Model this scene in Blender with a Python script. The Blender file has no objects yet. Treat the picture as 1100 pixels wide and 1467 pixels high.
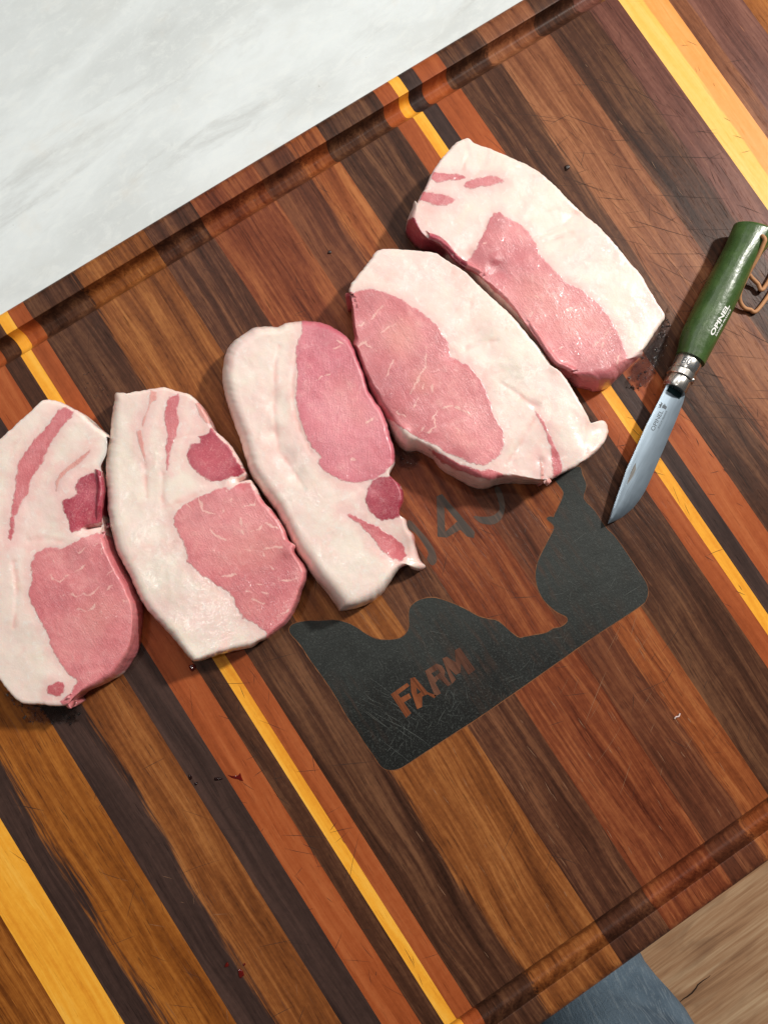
import bpy, bmesh, math, random
import numpy as np
from mathutils import Vector, Matrix, geometry

S = bpy.context.scene
COL = S.collection
MM = 0.001
TOP = 38.0            # board top above the counter, mm (counter top is z = 0)
rng = random.Random(11)

# ------------------------------------------------------------------ camera
cam_d = bpy.data.cameras.new('camera')
cam = bpy.data.objects.new('camera', cam_d); COL.objects.link(cam)
cam_d.sensor_fit = 'HORIZONTAL'; cam_d.sensor_width = 36.0
cam_d.lens = 36.0 * 1101 / 1100
cam_d.clip_start = 0.01; cam_d.clip_end = 50
RX = Vector((0.8358436, -0.5482624, 0.0278177))
RY = Vector((-0.5443067, -0.8342715, -0.0878705))
RZ = Vector((0.0713836, 0.0583046, -0.9957434))
cm = Matrix((RX, -RY, -RZ)).transposed().to_4x4()
cm.translation = Vector((0, 0, (TOP + 455) * MM))
cam.matrix_world = cm
S.camera = cam

# ------------------------------------------------------------------ light
w = bpy.data.worlds.new('World'); S.world = w; w.use_nodes = True
bg = w.node_tree.nodes['Background']
bg.inputs['Color'].default_value = (1.0, 0.985, 0.965, 1)
bg.inputs['Strength'].default_value = 0.075

def area(name, loc, target, power, sx, sy=None, col=(1, 1, 1), shape='RECTANGLE'):
    d = bpy.data.lights.new(name, 'AREA'); d.energy = power; d.color = col
    d.shape = shape; d.size = sx
    if sy: d.size_y = sy
    o = bpy.data.objects.new(name, d); COL.objects.link(o)
    o.location = loc
    v = Vector(target) - Vector(loc)
    o.rotation_euler = v.to_track_quat('-Z', 'Y').to_euler()
    return o
# kitchen downlight up to the right, then a soft fill lamp added beyond the board
az = math.radians(4); el = math.radians(43); dist = 2.2
kl = (dist * math.cos(el) * math.cos(az) + .1, dist * math.cos(el) * math.sin(az), dist * math.sin(el) + .04)
area('ceiling_downlight', kl, (0.08, 0.02, .04), 47, 0.17, col=(1.0, 0.958, 0.895), shape='DISK')
area('added_fill', (0.25, 1.15, 1.5), (0.1, 0.0, .04), 7.0, 1.5, 0.7, col=(1.0, 0.985, 0.97))
# small lamps added overhead, each placed to put glints on one chop
for lx, ly in ((-.24, .22), (.40, .30), (.78, .42)):
    area('glint_lamp', (lx, ly, 1.45), (lx * .3, ly * .3, .04), 1.5, 0.10, col=(1.0, 0.95, 0.88), shape='DISK')

S.view_settings.view_transform = 'Standard'
S.view_settings.look = 'None'
S.view_settings.gamma = 1.0
S.view_settings.exposure = 0.0
S.render.engine = 'CYCLES'

# ------------------------------------------------------------------ helpers
def lin(r, g, b):
    f = lambda c: (c / 12.92 if c <= .04045 else ((c + .055) / 1.055) ** 2.4)
    return (f(r / 255), f(g / 255), f(b / 255), 1.0)

def link(o, parent=None):
    COL.objects.link(o)
    if parent: o.parent = parent
    return o

def tag(o, label=None, cat=None, group=None, kind=None):
    if label: o['label'] = label
    if cat: o['category'] = cat
    if group: o['group'] = group
    if kind: o['kind'] = kind
    return o

def empty(name, loc=(0, 0, 0)):
    o = bpy.data.objects.new(name, None); o.empty_display_size = .01
    o.location = loc
    return link(o)

def mesh_obj(name, verts, faces, mat, parent=None, smooth=True, sharp=None):
    me = bpy.data.meshes.new(name)
    me.from_pydata([tuple(v) for v in verts], [], faces)
    me.update()
    if smooth:
        me.polygons.foreach_set('use_smooth', [True] * len(me.polygons))
        if sharp: me.set_sharp_from_angle(angle=math.radians(sharp))
    me.materials.append(mat)
    return link(bpy.data.objects.new(name, me), parent)

def np_mesh(name, V, quads, tris, mat, parent=None, attrs=None):
    """V (n,3) metres, quads (m,4), tris (k,3)"""
    me = bpy.data.meshes.new(name)
    nq, nt = len(quads), len(tris)
    loops = np.concatenate([quads.reshape(-1), tris.reshape(-1)]).astype(np.int32)
    starts = np.concatenate([np.arange(nq) * 4, nq * 4 + np.arange(nt) * 3]).astype(np.int32)
    me.vertices.add(len(V)); me.loops.add(len(loops)); me.polygons.add(nq + nt)
    me.vertices.foreach_set('co', V.astype(np.float32).reshape(-1))
    me.loops.foreach_set('vertex_index', loops)
    me.polygons.foreach_set('loop_start', starts)
    me.update(calc_edges=True); me.validate()
    me.polygons.foreach_set('use_smooth', np.ones(len(me.polygons), dtype=bool))
    for k, a in (attrs or {}).items():
        at = me.attributes.new(k, 'FLOAT', 'POINT')
        at.data.foreach_set('value', a.astype(np.float32))
    me.materials.append(mat); me.update()
    return link(bpy.data.objects.new(name, me), parent)

def poly_solid(name, loops, z0, z1, mat, parent=None, zfun=None):
    """flat piece from outline (and holes), mm, between z0 (bottom) and z1 (top)"""
    vs = [[Vector((x, y, 0)) for x, y in lp] for lp in loops]
    tris = geometry.tessellate_polygon(vs)
    flat = [p for lp in vs for p in lp]; n = len(flat)
    zt = [z1 + (zfun(p.x, p.y) if zfun else 0) for p in flat]
    V = [(p.x * MM, p.y * MM, z * MM) for p, z in zip(flat, zt)]
    V += [(p.x * MM, p.y * MM, (z - (z1 - z0)) * MM) for p, z in zip(flat, zt)]
    F = []
    for a, b, c in tris:
        nrm = (flat[b] - flat[a]).cross(flat[c] - flat[a]).z
        if nrm < 0: a, c = c, a
        F.append((a, b, c)); F.append((c + n, b + n, a + n))
    k = 0
    for lp in vs:
        m = len(lp)
        for i in range(m):
            a, b = k + i, k + (i + 1) % m
            F.append((a, b, b + n, a + n))
        k += m
    o = mesh_obj(name, V, F, mat, parent, smooth=False)
    bm = bmesh.new(); bm.from_mesh(o.data); bmesh.ops.recalc_face_normals(bm, faces=bm.faces); bm.to_mesh(o.data); bm.free()
    return o

def catmull(P, n, closed=False):
    P = np.asarray(P, float); m = len(P)
    out = []
    segs = m if closed else m - 1
    for i in range(segs):
        g = (lambda j: P[j % m]) if closed else (lambda j: P[min(max(j, 0), m - 1)])
        a, b, c, d = g(i - 1), g(i), g(i + 1), g(i + 2)
        for t in np.linspace(0, 1, n, endpoint=False):
            out.append(.5 * ((2 * b) + (c - a) * t + (2 * a - 5 * b + 4 * c - d) * t * t + (3 * b - a - 3 * c + d) * t ** 3))
    if not closed: out.append(P[-1])
    return np.array(out)

def resample(P, N):
    """closed rows, evenly by the first two columns"""
    Q = np.vstack([P, P[:1]])
    d = np.r_[0, np.cumsum(np.linalg.norm(np.diff(Q[:, :2], axis=0), axis=1))]
    t = np.linspace(0, d[-1], N, endpoint=False)
    return np.stack([np.interp(t, d, Q[:, k]) for k in range(Q.shape[1])], 1)

_perm = np.random.RandomState(5).permutation(512)
_grad = np.random.RandomState(6).randn(512, 2); _grad /= np.linalg.norm(_grad, axis=1)[:, None]
def pnoise(x, y, seed=0):
    x = x + seed * 17.31; y = y - seed * 9.77
    xi = np.floor(x).astype(int); yi = np.floor(y).astype(int)
    xf = x - xi; yf = y - yi
    u = xf ** 3 * (xf * (xf * 6 - 15) + 10); v = yf ** 3 * (yf * (yf * 6 - 15) + 10)
    def g(ix, iy, dx, dy):
        h = _perm[(_perm[ix % 512] + iy) % 512]
        return _grad[h, 0] * dx + _grad[h, 1] * dy
    a = g(xi, yi, xf, yf); b = g(xi + 1, yi, xf - 1, yf)
    c = g(xi, yi + 1, xf, yf - 1); d = g(xi + 1, yi + 1, xf - 1, yf - 1)
    return (a + (b - a) * u + (c + (d - c) * u - a - (b - a) * u) * v) * 1.5

def seg_dist(pts, line, closed):
    L = np.asarray(line, float)
    A = L if closed else L[:-1]
    B = np.roll(L, -1, 0) if closed else L[1:]
    best = np.full(len(pts), 1e9)
    for a, b in zip(A, B):
        ab = b - a; l2 = ab @ ab + 1e-9
        t = np.clip(((pts - a) @ ab) / l2, 0, 1)
        q = pts - a - t[:, None] * ab
        best = np.minimum(best, (q * q).sum(1))
    return np.sqrt(best)

def inside(pts, poly):
    P = np.asarray(poly, float); r = np.zeros(len(pts), bool)
    for a, b in zip(P, np.roll(P, -1, 0)):
        c = (a[1] > pts[:, 1]) != (b[1] > pts[:, 1])
        xs = (b[0] - a[0]) * (pts[:, 1] - a[1]) / (b[1] - a[1] + 1e-12) + a[0]
        r ^= c & (pts[:, 0] < xs)
    return r

def sdf(pts, poly):
    d = seg_dist(pts, poly, True)
    return np.where(inside(pts, poly), d, -d)

def tube(name, path, rad, mat, parent=None, n=10, sub=6):
    """round tube through points (mm)"""
    P = catmull(path, sub); m = len(P)
    V = []; F = []
    up = np.array([0, 0, 1.0])
    for i in range(m):
        t = P[min(i + 1, m - 1)] - P[max(i - 1, 0)]; t = t / (np.linalg.norm(t) + 1e-9)
        s = np.cross(t, up); s /= (np.linalg.norm(s) + 1e-9); u = np.cross(s, t)
        r = rad[i * len(rad) // m] if hasattr(rad, '__len__') else rad
        for k in range(n):
            a = 2 * math.pi * k / n
            V.append((P[i] + s * r * math.cos(a) + u * r * math.sin(a)) * MM)
    for i in range(m - 1):
        for k in range(n):
            F.append((i * n + k, i * n + (k + 1) % n, (i + 1) * n + (k + 1) % n, (i + 1) * n + k))
    F.append(tuple(range(n))[::-1]); F.append(tuple((m - 1) * n + k for k in range(n)))
    return mesh_obj(name, V, F, mat, parent)

def box(name, x0, x1, y0, y1, z0, z1, mat, parent=None):
    V = [(x * MM, y * MM, z * MM) for z in (z0, z1) for x, y in ((x0, y0), (x1, y0), (x1, y1), (x0, y1))]
    F = [(3, 2, 1, 0), (4, 5, 6, 7), (0, 1, 5, 4), (1, 2, 6, 5), (2, 3, 7, 6), (3, 0, 4, 7)]
    return mesh_obj(name, V, F, mat, parent, smooth=False)

# ------------------------------------------------------------------ traced plans of the things, millimetres on the board
D = {"c1":{"out":[[-93.2,182.2,-93.2,182.2,-93.8,180.8],[-88.5,177.2,-88.5,177.2,-89.2,175.9],[-82.6,167.8,-82.6,167.8,-83.5,166.5],[-79.5,157.6,-79.5,157.6,-80.5,156.5],[-76.4,147.5,-76.4,147.5,-77.5,146.6],[-75.7,142.3,-77.3,143.0,-79.4,149.2],[-80.0,137.0,-81.8,137.4,-83.9,143.7],[-85.3,132.4,-87.2,133.6,-89.5,138.9],[-86.8,128.6,-88.7,129.8,-91.1,134.9],[-88.5,123.3,-90.4,124.6,-92.9,129.4],[-92.4,116.3,-94.0,117.4,-96.9,122.0],[-97.0,109.7,-98.5,110.7,-101.7,115.1],[-99.9,105.3,-101.5,106.4,-104.8,110.4],[-101.9,100.3,-103.2,101.1,-106.9,105.1],[-102.8,96.9,-104.4,97.9,-107.8,101.6],[-104.4,89.2,-106.9,90.1,-109.5,93.6],[-105.9,79.2,-109.3,79.9,-111.1,83.1],[-106.2,70.0,-110.5,70.5,-111.4,73.4],[-107.6,61.5,-112.1,62.9,-112.9,64.5],[-109.2,54.8,-113.9,56.3,-114.5,57.4],[-115.2,46.3,-119.2,48.9,-120.8,48.5],[-123.3,36.1,-126.3,41.2,-129.3,37.9],[-130.6,31.7,-134.1,37.1,-137.0,33.2],[-138.3,29.0,-141.4,35.0,-145.0,30.4],[-148.5,29.6,-150.9,34.3,-155.7,31.1],[-158.0,31.3,-159.1,34.4,-165.7,32.9],[-164.6,30.3,-165.2,33.0,-172.6,31.8],[-173.4,31.9,-173.4,31.9,-172.5,33.1],[-183.2,39.1,-183.2,39.1,-182.2,40.3],[-191.2,45.7,-191.2,45.7,-190.0,46.7],[-193.9,53.5,-193.9,53.5,-192.7,54.5],[-194.9,61.8,-194.9,61.8,-193.6,62.6],[-195.8,77.8,-195.8,77.8,-194.4,78.3],[-190.4,101.9,-190.4,101.9,-188.9,102.0],[-179.3,125.8,-179.3,125.8,-177.9,125.2],[-164.9,147.7,-164.9,147.7,-163.9,146.6],[-151.5,162.7,-151.5,162.7,-150.9,161.3],[-137.8,173.0,-137.8,173.0,-137.6,171.5],[-126.3,177.0,-126.3,177.0,-126.3,175.5],[-116.0,178.9,-116.0,178.9,-116.2,177.4],[-105.5,181.0,-105.5,181.0,-105.9,179.5],[-97.4,183.0,-97.4,183.0,-97.9,181.6]],
"lean":{"lean_streak":[[-86.4,173.1],[-83.0,167.2],[-92.4,164.4],[-102.8,159.9],[-112.3,153.2],[-123.8,147.9],[-129.6,142.1],[-136.3,138.5],[-142.6,133.1],[-150.5,124.1],[-150.9,126.0],[-145.1,134.8],[-138.9,141.8],[-132.3,150.2],[-125.7,158.7],[-117.7,163.1],[-106.8,167.3],[-98.3,169.8],[-91.5,173.5]],
"thin_streak":[[-115.7,134.7],[-113.4,139.5],[-108.0,142.4],[-100.4,143.5],[-94.1,143.8],[-87.4,144.6],[-88.6,143.2],[-98.6,140.3],[-105.4,140.4],[-110.5,138.9],[-114.2,135.2]],
"dark_muscle":[[-93.7,133.1],[-89.1,129.3],[-89.3,123.8],[-92.2,116.1],[-98.7,106.1],[-107.0,107.5],[-114.4,109.2],[-121.0,109.6],[-119.2,116.3],[-117.4,123.1],[-115.4,128.9],[-110.3,127.2],[-106.6,127.1],[-104.9,132.4],[-100.0,134.0]],
"loin_muscle":[[-118.6,104.8],[-109.7,103.0],[-103.0,95.9],[-104.0,87.4],[-104.8,78.5],[-105.1,69.3],[-108.3,54.2],[-115.2,43.1],[-122.9,34.3],[-131.9,29.5],[-149.1,28.5],[-158.6,30.2],[-164.4,29.4],[-173.2,32.2],[-174.3,35.3],[-165.5,36.3],[-160.7,39.2],[-162.3,46.4],[-162.9,53.0],[-162.0,63.1],[-160.8,70.1],[-159.2,81.4],[-159.1,89.1],[-156.8,95.4],[-151.9,99.9],[-148.4,107.0],[-142.8,111.2],[-136.8,111.2],[-130.4,106.6],[-124.1,104.5]],
"small_muscle":[[-174.3,45.2],[-168.4,45.1],[-166.2,41.3],[-169.3,37.3],[-172.8,36.5],[-176.8,42.3]]},"veins":[[[-140.9,100.6],[-142.6,93.9],[-140.1,90.7],[-133.7,91.2],[-126.6,90.4],[-121.2,91.6],[-118.4,91.3]],[[-142.5,82.9],[-138.0,81.5],[-136.3,78.1],[-132.1,77.6],[-129.9,74.9],[-123.0,76.3],[-116.3,79.8],[-110.2,79.7]],[[-141.7,73.0],[-138.1,71.4],[-136.6,68.9],[-132.7,67.9],[-124.3,71.7],[-116.6,72.9]],[[-136.7,102.5],[-136.6,100.1]],[[-108.7,98.4],[-112.6,90.7]],[[-118.1,60.6],[-115.9,63.0],[-113.6,59.2],[-111.2,60.7]],[[-111.7,97.2],[-118.6,98.5],[-123.2,98.4]]],
"dents":[[-107.5,106.7,5.5,3.2],[-102.4,105.0,3.6,4],[-113.1,108.8,2.3,1.6],[-98.2,123.2,4.3,1.0],[-106.9,75.2,3.2,1.2]],
"slits":[[[-113.7,109.1],[-107.5,106.7],[-99.8,104.2]]],
"creases":[[[-155.3,113.1],[-161.7,98.6],[-173.3,83.0]],[[-142.7,119.0],[-134.4,115.2],[-127.4,109.0]]],
"tones":[[-123.2,98.4,8.5,0.8],[-142.3,104.6,7.0,0.5],[-131.1,63.0,16.9,-0.6],[-124.9,43.4,9.9,0.5],[-161.5,55.2,8.5,-0.3]]},"c2":{"out":[[-57.6,161.8,-56.7,160.1,-59.9,168.2],[-51.9,160.2,-51.9,160.2,-52.0,158.7],[-45.8,157.2,-45.8,157.2,-45.9,155.7],[-39.7,155.1,-39.7,155.1,-40.0,153.7],[-34.1,152.2,-34.1,152.2,-34.5,150.8],[-28.8,145.7,-28.8,145.7,-29.3,144.3],[-24.8,141.3,-24.8,141.3,-25.4,140.0],[-23.1,135.4,-23.1,135.4,-23.8,134.1],[-23.0,127.0,-23.0,127.0,-23.8,125.7],[-24.2,118.7,-24.2,118.7,-25.0,117.5],[-23.1,111.8,-23.1,111.8,-24.1,110.7],[-21.4,103.8,-21.4,103.8,-22.6,102.8],[-21.9,94.5,-21.9,94.5,-23.2,93.7],[-22.5,87.7,-22.5,87.7,-23.9,87.1],[-24.1,85.6,-24.1,85.6,-25.5,85.1],[-25.4,84.4,-25.4,84.4,-26.8,83.9],[-22.7,81.6,-22.7,81.6,-24.2,81.2],[-22.6,76.5,-22.6,76.5,-24.1,76.3],[-23.2,69.3,-23.2,69.3,-24.7,69.5],[-22.1,60.4,-22.1,60.4,-23.5,61.0],[-21.7,50.6,-21.7,50.6,-22.9,51.5],[-23.1,42.0,-23.1,42.0,-24.2,43.1],[-21.6,37.0,-21.6,37.0,-22.6,38.1],[-23.1,32.6,-24.7,33.3,-24.1,33.9],[-22.6,24.1,-25.5,25.8,-23.4,25.1],[-23.7,20.2,-26.3,21.4,-24.7,21.0],[-26.3,17.2,-28.7,18.7,-27.4,17.8],[-32.3,13.0,-34.1,14.9,-33.6,13.6],[-37.9,8.6,-39.3,10.9,-39.3,9.0],[-42.7,5.2,-44.0,7.3,-44.4,5.4],[-49.5,2.9,-50.0,5.3,-51.4,3.0],[-58.1,1.9,-58.6,4.3,-60.4,2.0],[-62.3,2.0,-61.3,4.1,-64.7,2.1],[-65.5,2.8,-64.4,4.5,-68.0,2.9],[-71.0,2.5,-70.1,5.9,-73.8,2.6],[-77.4,4.7,-76.4,8.4,-80.5,4.9],[-87.9,9.0,-87.3,11.9,-91.3,9.3],[-93.7,10.2,-93.1,13.1,-97.4,10.6],[-99.0,12.1,-98.4,14.2,-102.9,12.6],[-101.1,15.1,-99.2,16.0,-105.1,15.7],[-102.5,23.3,-99.8,23.4,-106.5,24.2],[-103.6,31.9,-99.7,32.0,-107.7,33.2],[-106.0,42.8,-101.6,42.5,-110.2,44.5],[-107.5,53.0,-102.7,52.3,-111.7,55.1],[-107.1,62.1,-102.0,60.8,-111.3,64.6],[-105.8,70.6,-100.9,69.0,-110.0,73.4],[-105.4,79.7,-99.9,78.1,-109.6,82.9],[-104.1,88.3,-98.8,86.2,-108.2,91.7],[-101.2,97.2,-96.3,94.6,-105.2,101.0],[-97.9,105.8,-93.2,102.7,-101.8,110.0],[-93.5,115.1,-88.5,111.9,-97.2,119.7],[-87.0,127.2,-81.8,123.9,-90.5,132.3],[-80.6,136.8,-75.9,133.0,-83.8,142.2],[-73.5,144.5,-69.3,141.1,-76.4,150.2],[-67.1,152.8,-63.8,149.9,-69.8,158.8],[-61.5,158.8,-59.4,156.8,-63.9,165.1]],
"lean":{"thin_streak":[[-41.7,155.1],[-38.7,152.4],[-41.5,148.6],[-44.9,148.3],[-48.9,145.2],[-53.1,141.6],[-57.0,138.6],[-56.4,141.0],[-53.4,143.9],[-49.3,146.8],[-45.3,150.4]],
"thin_streak2":[[-60.5,139.9],[-57.8,138.7],[-60.3,133.2],[-63.1,125.4],[-66.2,120.3],[-65.3,124.7],[-63.9,131.4]],
"lean_streak":[[-35.0,146.5],[-29.2,145.1],[-30.7,141.6],[-34.7,137.3],[-38.5,130.1],[-43.6,125.1],[-48.1,121.1],[-53.2,116.2],[-57.8,110.3],[-58.4,111.4],[-55.1,117.4],[-51.4,123.3],[-47.4,127.6],[-45.2,134.4],[-41.5,140.3]],
"pale_edge_lean":[[-24.9,135.1],[-22.3,134.6],[-22.5,126.7],[-24.3,120.2],[-25.8,122.6],[-26.2,128.3]],
"dark_muscle":[[-24.5,118.2],[-23.4,111.3],[-21.8,103.4],[-22.1,93.9],[-22.7,87.0],[-26.9,86.7],[-32.2,88.9],[-36.0,89.3],[-40.7,92.4],[-44.3,99.5],[-46.0,107.4],[-44.4,113.2],[-41.1,115.2],[-39.1,117.4],[-33.9,114.0],[-33.6,118.6],[-28.2,116.5]],
"loin_muscle":[[-42.5,87.4],[-36.6,86.2],[-35.0,82.4],[-27.8,83.2],[-22.9,80.7],[-23.0,70.6],[-21.0,61.1],[-20.9,50.8],[-22.3,42.2],[-21.2,36.7],[-21.6,23.5],[-23.1,19.1],[-31.4,12.4],[-41.5,5.0],[-49.6,1.7],[-62.4,1.4],[-59.7,5.6],[-64.5,14.8],[-67.3,18.6],[-66.8,23.6],[-65.5,30.8],[-66.1,35.2],[-70.6,44.8],[-73.5,50.8],[-74.8,57.0],[-75.9,61.7],[-72.7,67.8],[-72.0,75.3],[-71.2,80.9],[-69.7,86.0],[-65.6,88.8],[-59.4,90.2],[-51.0,88.8]]},"veins":[[[-58.8,89.1],[-58.1,85.9]],[[-51.0,88.8],[-53.3,80.8],[-50.2,77.4],[-47.0,73.9],[-43.9,74.6]],[[-36.9,78.3],[-38.1,74.3],[-33.2,70.4],[-27.9,68.3],[-25.1,70.5]],[[-38.5,66.3],[-40.1,61.3],[-42.2,57.2]],[[-37.7,57.0],[-34.5,55.6],[-27.7,55.9],[-26.1,52.1],[-23.5,49.8]],[[-46.0,50.2],[-42.5,47.3],[-38.3,44.5],[-33.1,43.2],[-27.9,39.8]],[[-38.3,44.5],[-38.4,41.2]],[[-54.9,70.9],[-56.2,67.7],[-53.6,63.4],[-51.3,59.8]],[[-38.4,24.4],[-33.4,21.8],[-27.3,19.8]],[[-54.3,32.8],[-47.0,27.7]],[[-57.2,29.4],[-47.7,22.4]],[[-57.0,24.5],[-52.7,18.7]],[[-50.8,9.1],[-43.4,8.3]],[[-64.4,44.1],[-57.0,41.3]],[[-36.4,83.4],[-37.7,80.1]],[[-38.9,36.2],[-38.5,30.5],[-38.6,25.2]]],
"dents":[[-25.8,85.3,4.0,3.5],[-22.1,82.6,2.6,1.5],[-36.9,85.7,2.9,0.8],[-36.7,33.4,8.7,1.2],[-25.4,35.4,2.6,-1.0]],
"slits":[[[-27.8,85.3],[-23.7,84.4],[-21.5,83.5]]],
"creases":[[[-66.8,121.0],[-71.8,111.9],[-75.5,104.8]],[[-61.3,110.5],[-68.4,100.2],[-70.0,94.4],[-59.7,91.8],[-49.8,90.7]],[[-43.8,123.8],[-39.0,122.8],[-34.3,119.7],[-29.2,119.2]]],
"tones":[[-45.9,84.1,9.6,0.6],[-60.5,80.0,8.4,0.5],[-38.4,45.3,18.0,-0.6],[-60.3,52.9,9.6,-0.3],[-35.3,23.0,7.2,0.7],[-59.1,21.2,9.6,-0.4]]},"c3":{"out":[[38.0,146.1,36.4,143.1,39.5,151.8],[44.2,144.5,43.2,141.7,46.0,150.2],[50.9,141.2,49.8,138.9,53.0,146.8],[57.9,136.0,56.4,134.2,60.1,141.4],[62.8,130.1,60.8,128.8,65.3,135.2],[66.2,123.9,64.1,123.0,68.8,128.8],[67.7,118.4,65.5,117.9,70.4,123.0],[67.6,112.5,65.3,112.4,70.3,116.9],[65.9,105.3,64.0,105.8,68.5,109.5],[64.2,95.9,62.1,96.6,66.7,99.7],[60.8,86.2,58.9,86.7,63.2,89.6],[61.1,75.6,58.7,75.9,63.5,78.6],[59.8,69.0,57.9,69.5,62.1,71.8],[57.1,60.4,55.4,61.2,59.3,62.8],[54.4,51.9,52.7,52.7,56.5,53.9],[49.9,44.5,48.6,45.3,51.9,46.2],[46.6,40.0,45.8,40.6,44.7,41.6],[45.9,32.4,44.9,33.1,47.7,33.7],[43.2,25.4,42.3,26.0,44.9,26.4],[38.5,18.3,37.8,18.8,37.4,20.2],[38.4,15.5,36.9,15.8,39.9,16.1],[36.7,10.7,34.5,11.1,38.2,11.2],[37.8,5.7,33.7,6.2,39.3,5.9],[35.5,0.0,31.3,1.3,36.9,0.0],[33.3,-8.7,28.5,-3.3,34.6,-9.0],[34.0,-13.2,27.1,-4.6,35.3,-13.7],[29.6,-13.2,25.9,-5.0,30.8,-13.7],[26.6,-10.1,25.1,-4.7,27.7,-10.5],[25.8,-6.9,24.1,-4.1,26.8,-7.2],[21.9,-6.3,22.6,-3.1,22.8,-6.5],[18.9,-6.4,19.9,-2.8,19.7,-6.7],[12.6,-9.5,14.4,-3.5,13.1,-9.8],[4.6,-12.8,8.2,-5.2,4.8,-13.3],[-4.0,-12.9,1.4,-5.7,-4.2,-13.4],[-14.0,-10.6,-6.4,-5.6,-14.5,-11.0],[-20.0,-7.8,-8.3,-4.1,-20.8,-8.1],[-20.3,-5.0,-9.4,-1.4,-21.1,-5.2],[-20.8,5.3,-11.2,9.0,-21.6,5.5],[-22.3,16.2,-12.7,20.0,-23.1,16.9],[-22.4,24.9,-12.8,28.7,-23.3,25.9],[-22.5,33.6,-12.9,37.4,-23.4,34.9],[-21.0,47.0,-12.1,49.9,-21.8,48.9],[-19.8,57.8,-11.3,59.5,-20.6,60.1],[-20.3,68.3,-11.5,69.1,-21.1,71.0],[-20.8,78.8,-12.2,78.3,-21.6,81.9],[-19.9,86.9,-11.7,85.2,-20.7,90.4],[-17.3,95.5,-9.4,92.6,-18.0,99.3],[-14.7,104.1,-7.0,100.5,-15.3,108.2],[-12.5,114.4,-5.1,110.3,-13.0,118.9],[-9.6,125.8,-2.5,121.2,-10.0,130.8],[-5.5,136.4,1.8,131.4,-5.7,141.8],[0.1,144.7,5.8,138.8,0.1,150.4],[5.7,150.1,10.4,143.3,5.9,156.0],[11.5,152.3,15.4,146.0,11.9,158.4],[19.3,153.3,22.0,147.3,20.1,159.3],[25.6,153.0,26.7,147.8,26.6,159.0],[31.8,150.1,31.3,145.9,33.0,156.0]],
"lean":{"loin_muscle":[[51.5,141.6],[58.4,136.9],[63.9,130.6],[67.2,124.3],[69.1,118.2],[68.8,112.5],[67.2,105.2],[65.0,96.1],[62.1,86.1],[62.5,75.4],[60.9,68.6],[58.1,59.8],[55.2,51.3],[50.8,45.4],[44.5,43.6],[37.1,43.3],[28.6,45.9],[21.8,51.0],[17.7,58.1],[14.6,64.5],[14.6,68.9],[17.6,71.3],[17.2,77.5],[17.5,84.6],[18.8,91.2],[20.8,98.7],[23.8,105.7],[28.5,113.0],[33.6,118.7],[35.2,123.6],[40.7,132.0],[47.0,136.2]],
"dark_muscle":[[35.2,43.8],[41.3,43.1],[46.6,40.0],[46.1,32.3],[43.9,25.0],[38.8,17.8],[32.8,19.1],[27.4,21.9],[24.7,26.6],[24.1,31.3],[25.6,36.9],[30.0,41.3]],
"lean_streak":[[11.3,38.2],[14.9,33.7],[20.7,24.9],[24.4,17.4],[28.8,8.7],[30.2,2.0],[28.1,-2.4],[23.9,-3.2],[20.5,0.4],[17.8,7.2],[17.4,13.3],[17.0,19.3],[15.3,27.7],[12.2,34.0]],
"pale_edge_lean":[[36.6,7.7],[38.4,5.6],[35.8,-1.0],[33.7,-9.2],[32.6,-7.1],[34.4,0.7]]},"veins":[[[39.1,109.2],[43.5,109.3],[48.7,108.2]],[[54.6,120.8],[61.4,118.7],[65.5,113.8]],[[32.2,60.4],[35.3,56.2]],[[50.9,73.3],[55.3,73.4]],[[62.4,122.6],[64.1,118.4]]],
"dents":[[13.5,112.3,4.0,1.0],[4.0,96.3,3.6,1.0],[1.3,81.9,4.0,1.2],[1.1,70.4,4.0,1.0],[14.5,35.4,3.6,0.6],[33.3,-0.0,7.2,5.0],[31.1,-8.7,6.5,8.0],[28.3,36.6,2.9,-0.8]],
"slits":[],
"creases":[[[32.9,137.0],[27.1,131.8],[20.5,122.6],[14.2,113.3],[8.2,103.9],[3.9,94.9],[0.1,85.6],[0.7,76.5],[0.8,67.6],[0.5,60.5]],[[41.7,131.4],[34.7,123.9],[26.9,114.0],[20.9,103.1],[16.4,89.7],[14.8,76.1]]],
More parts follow.
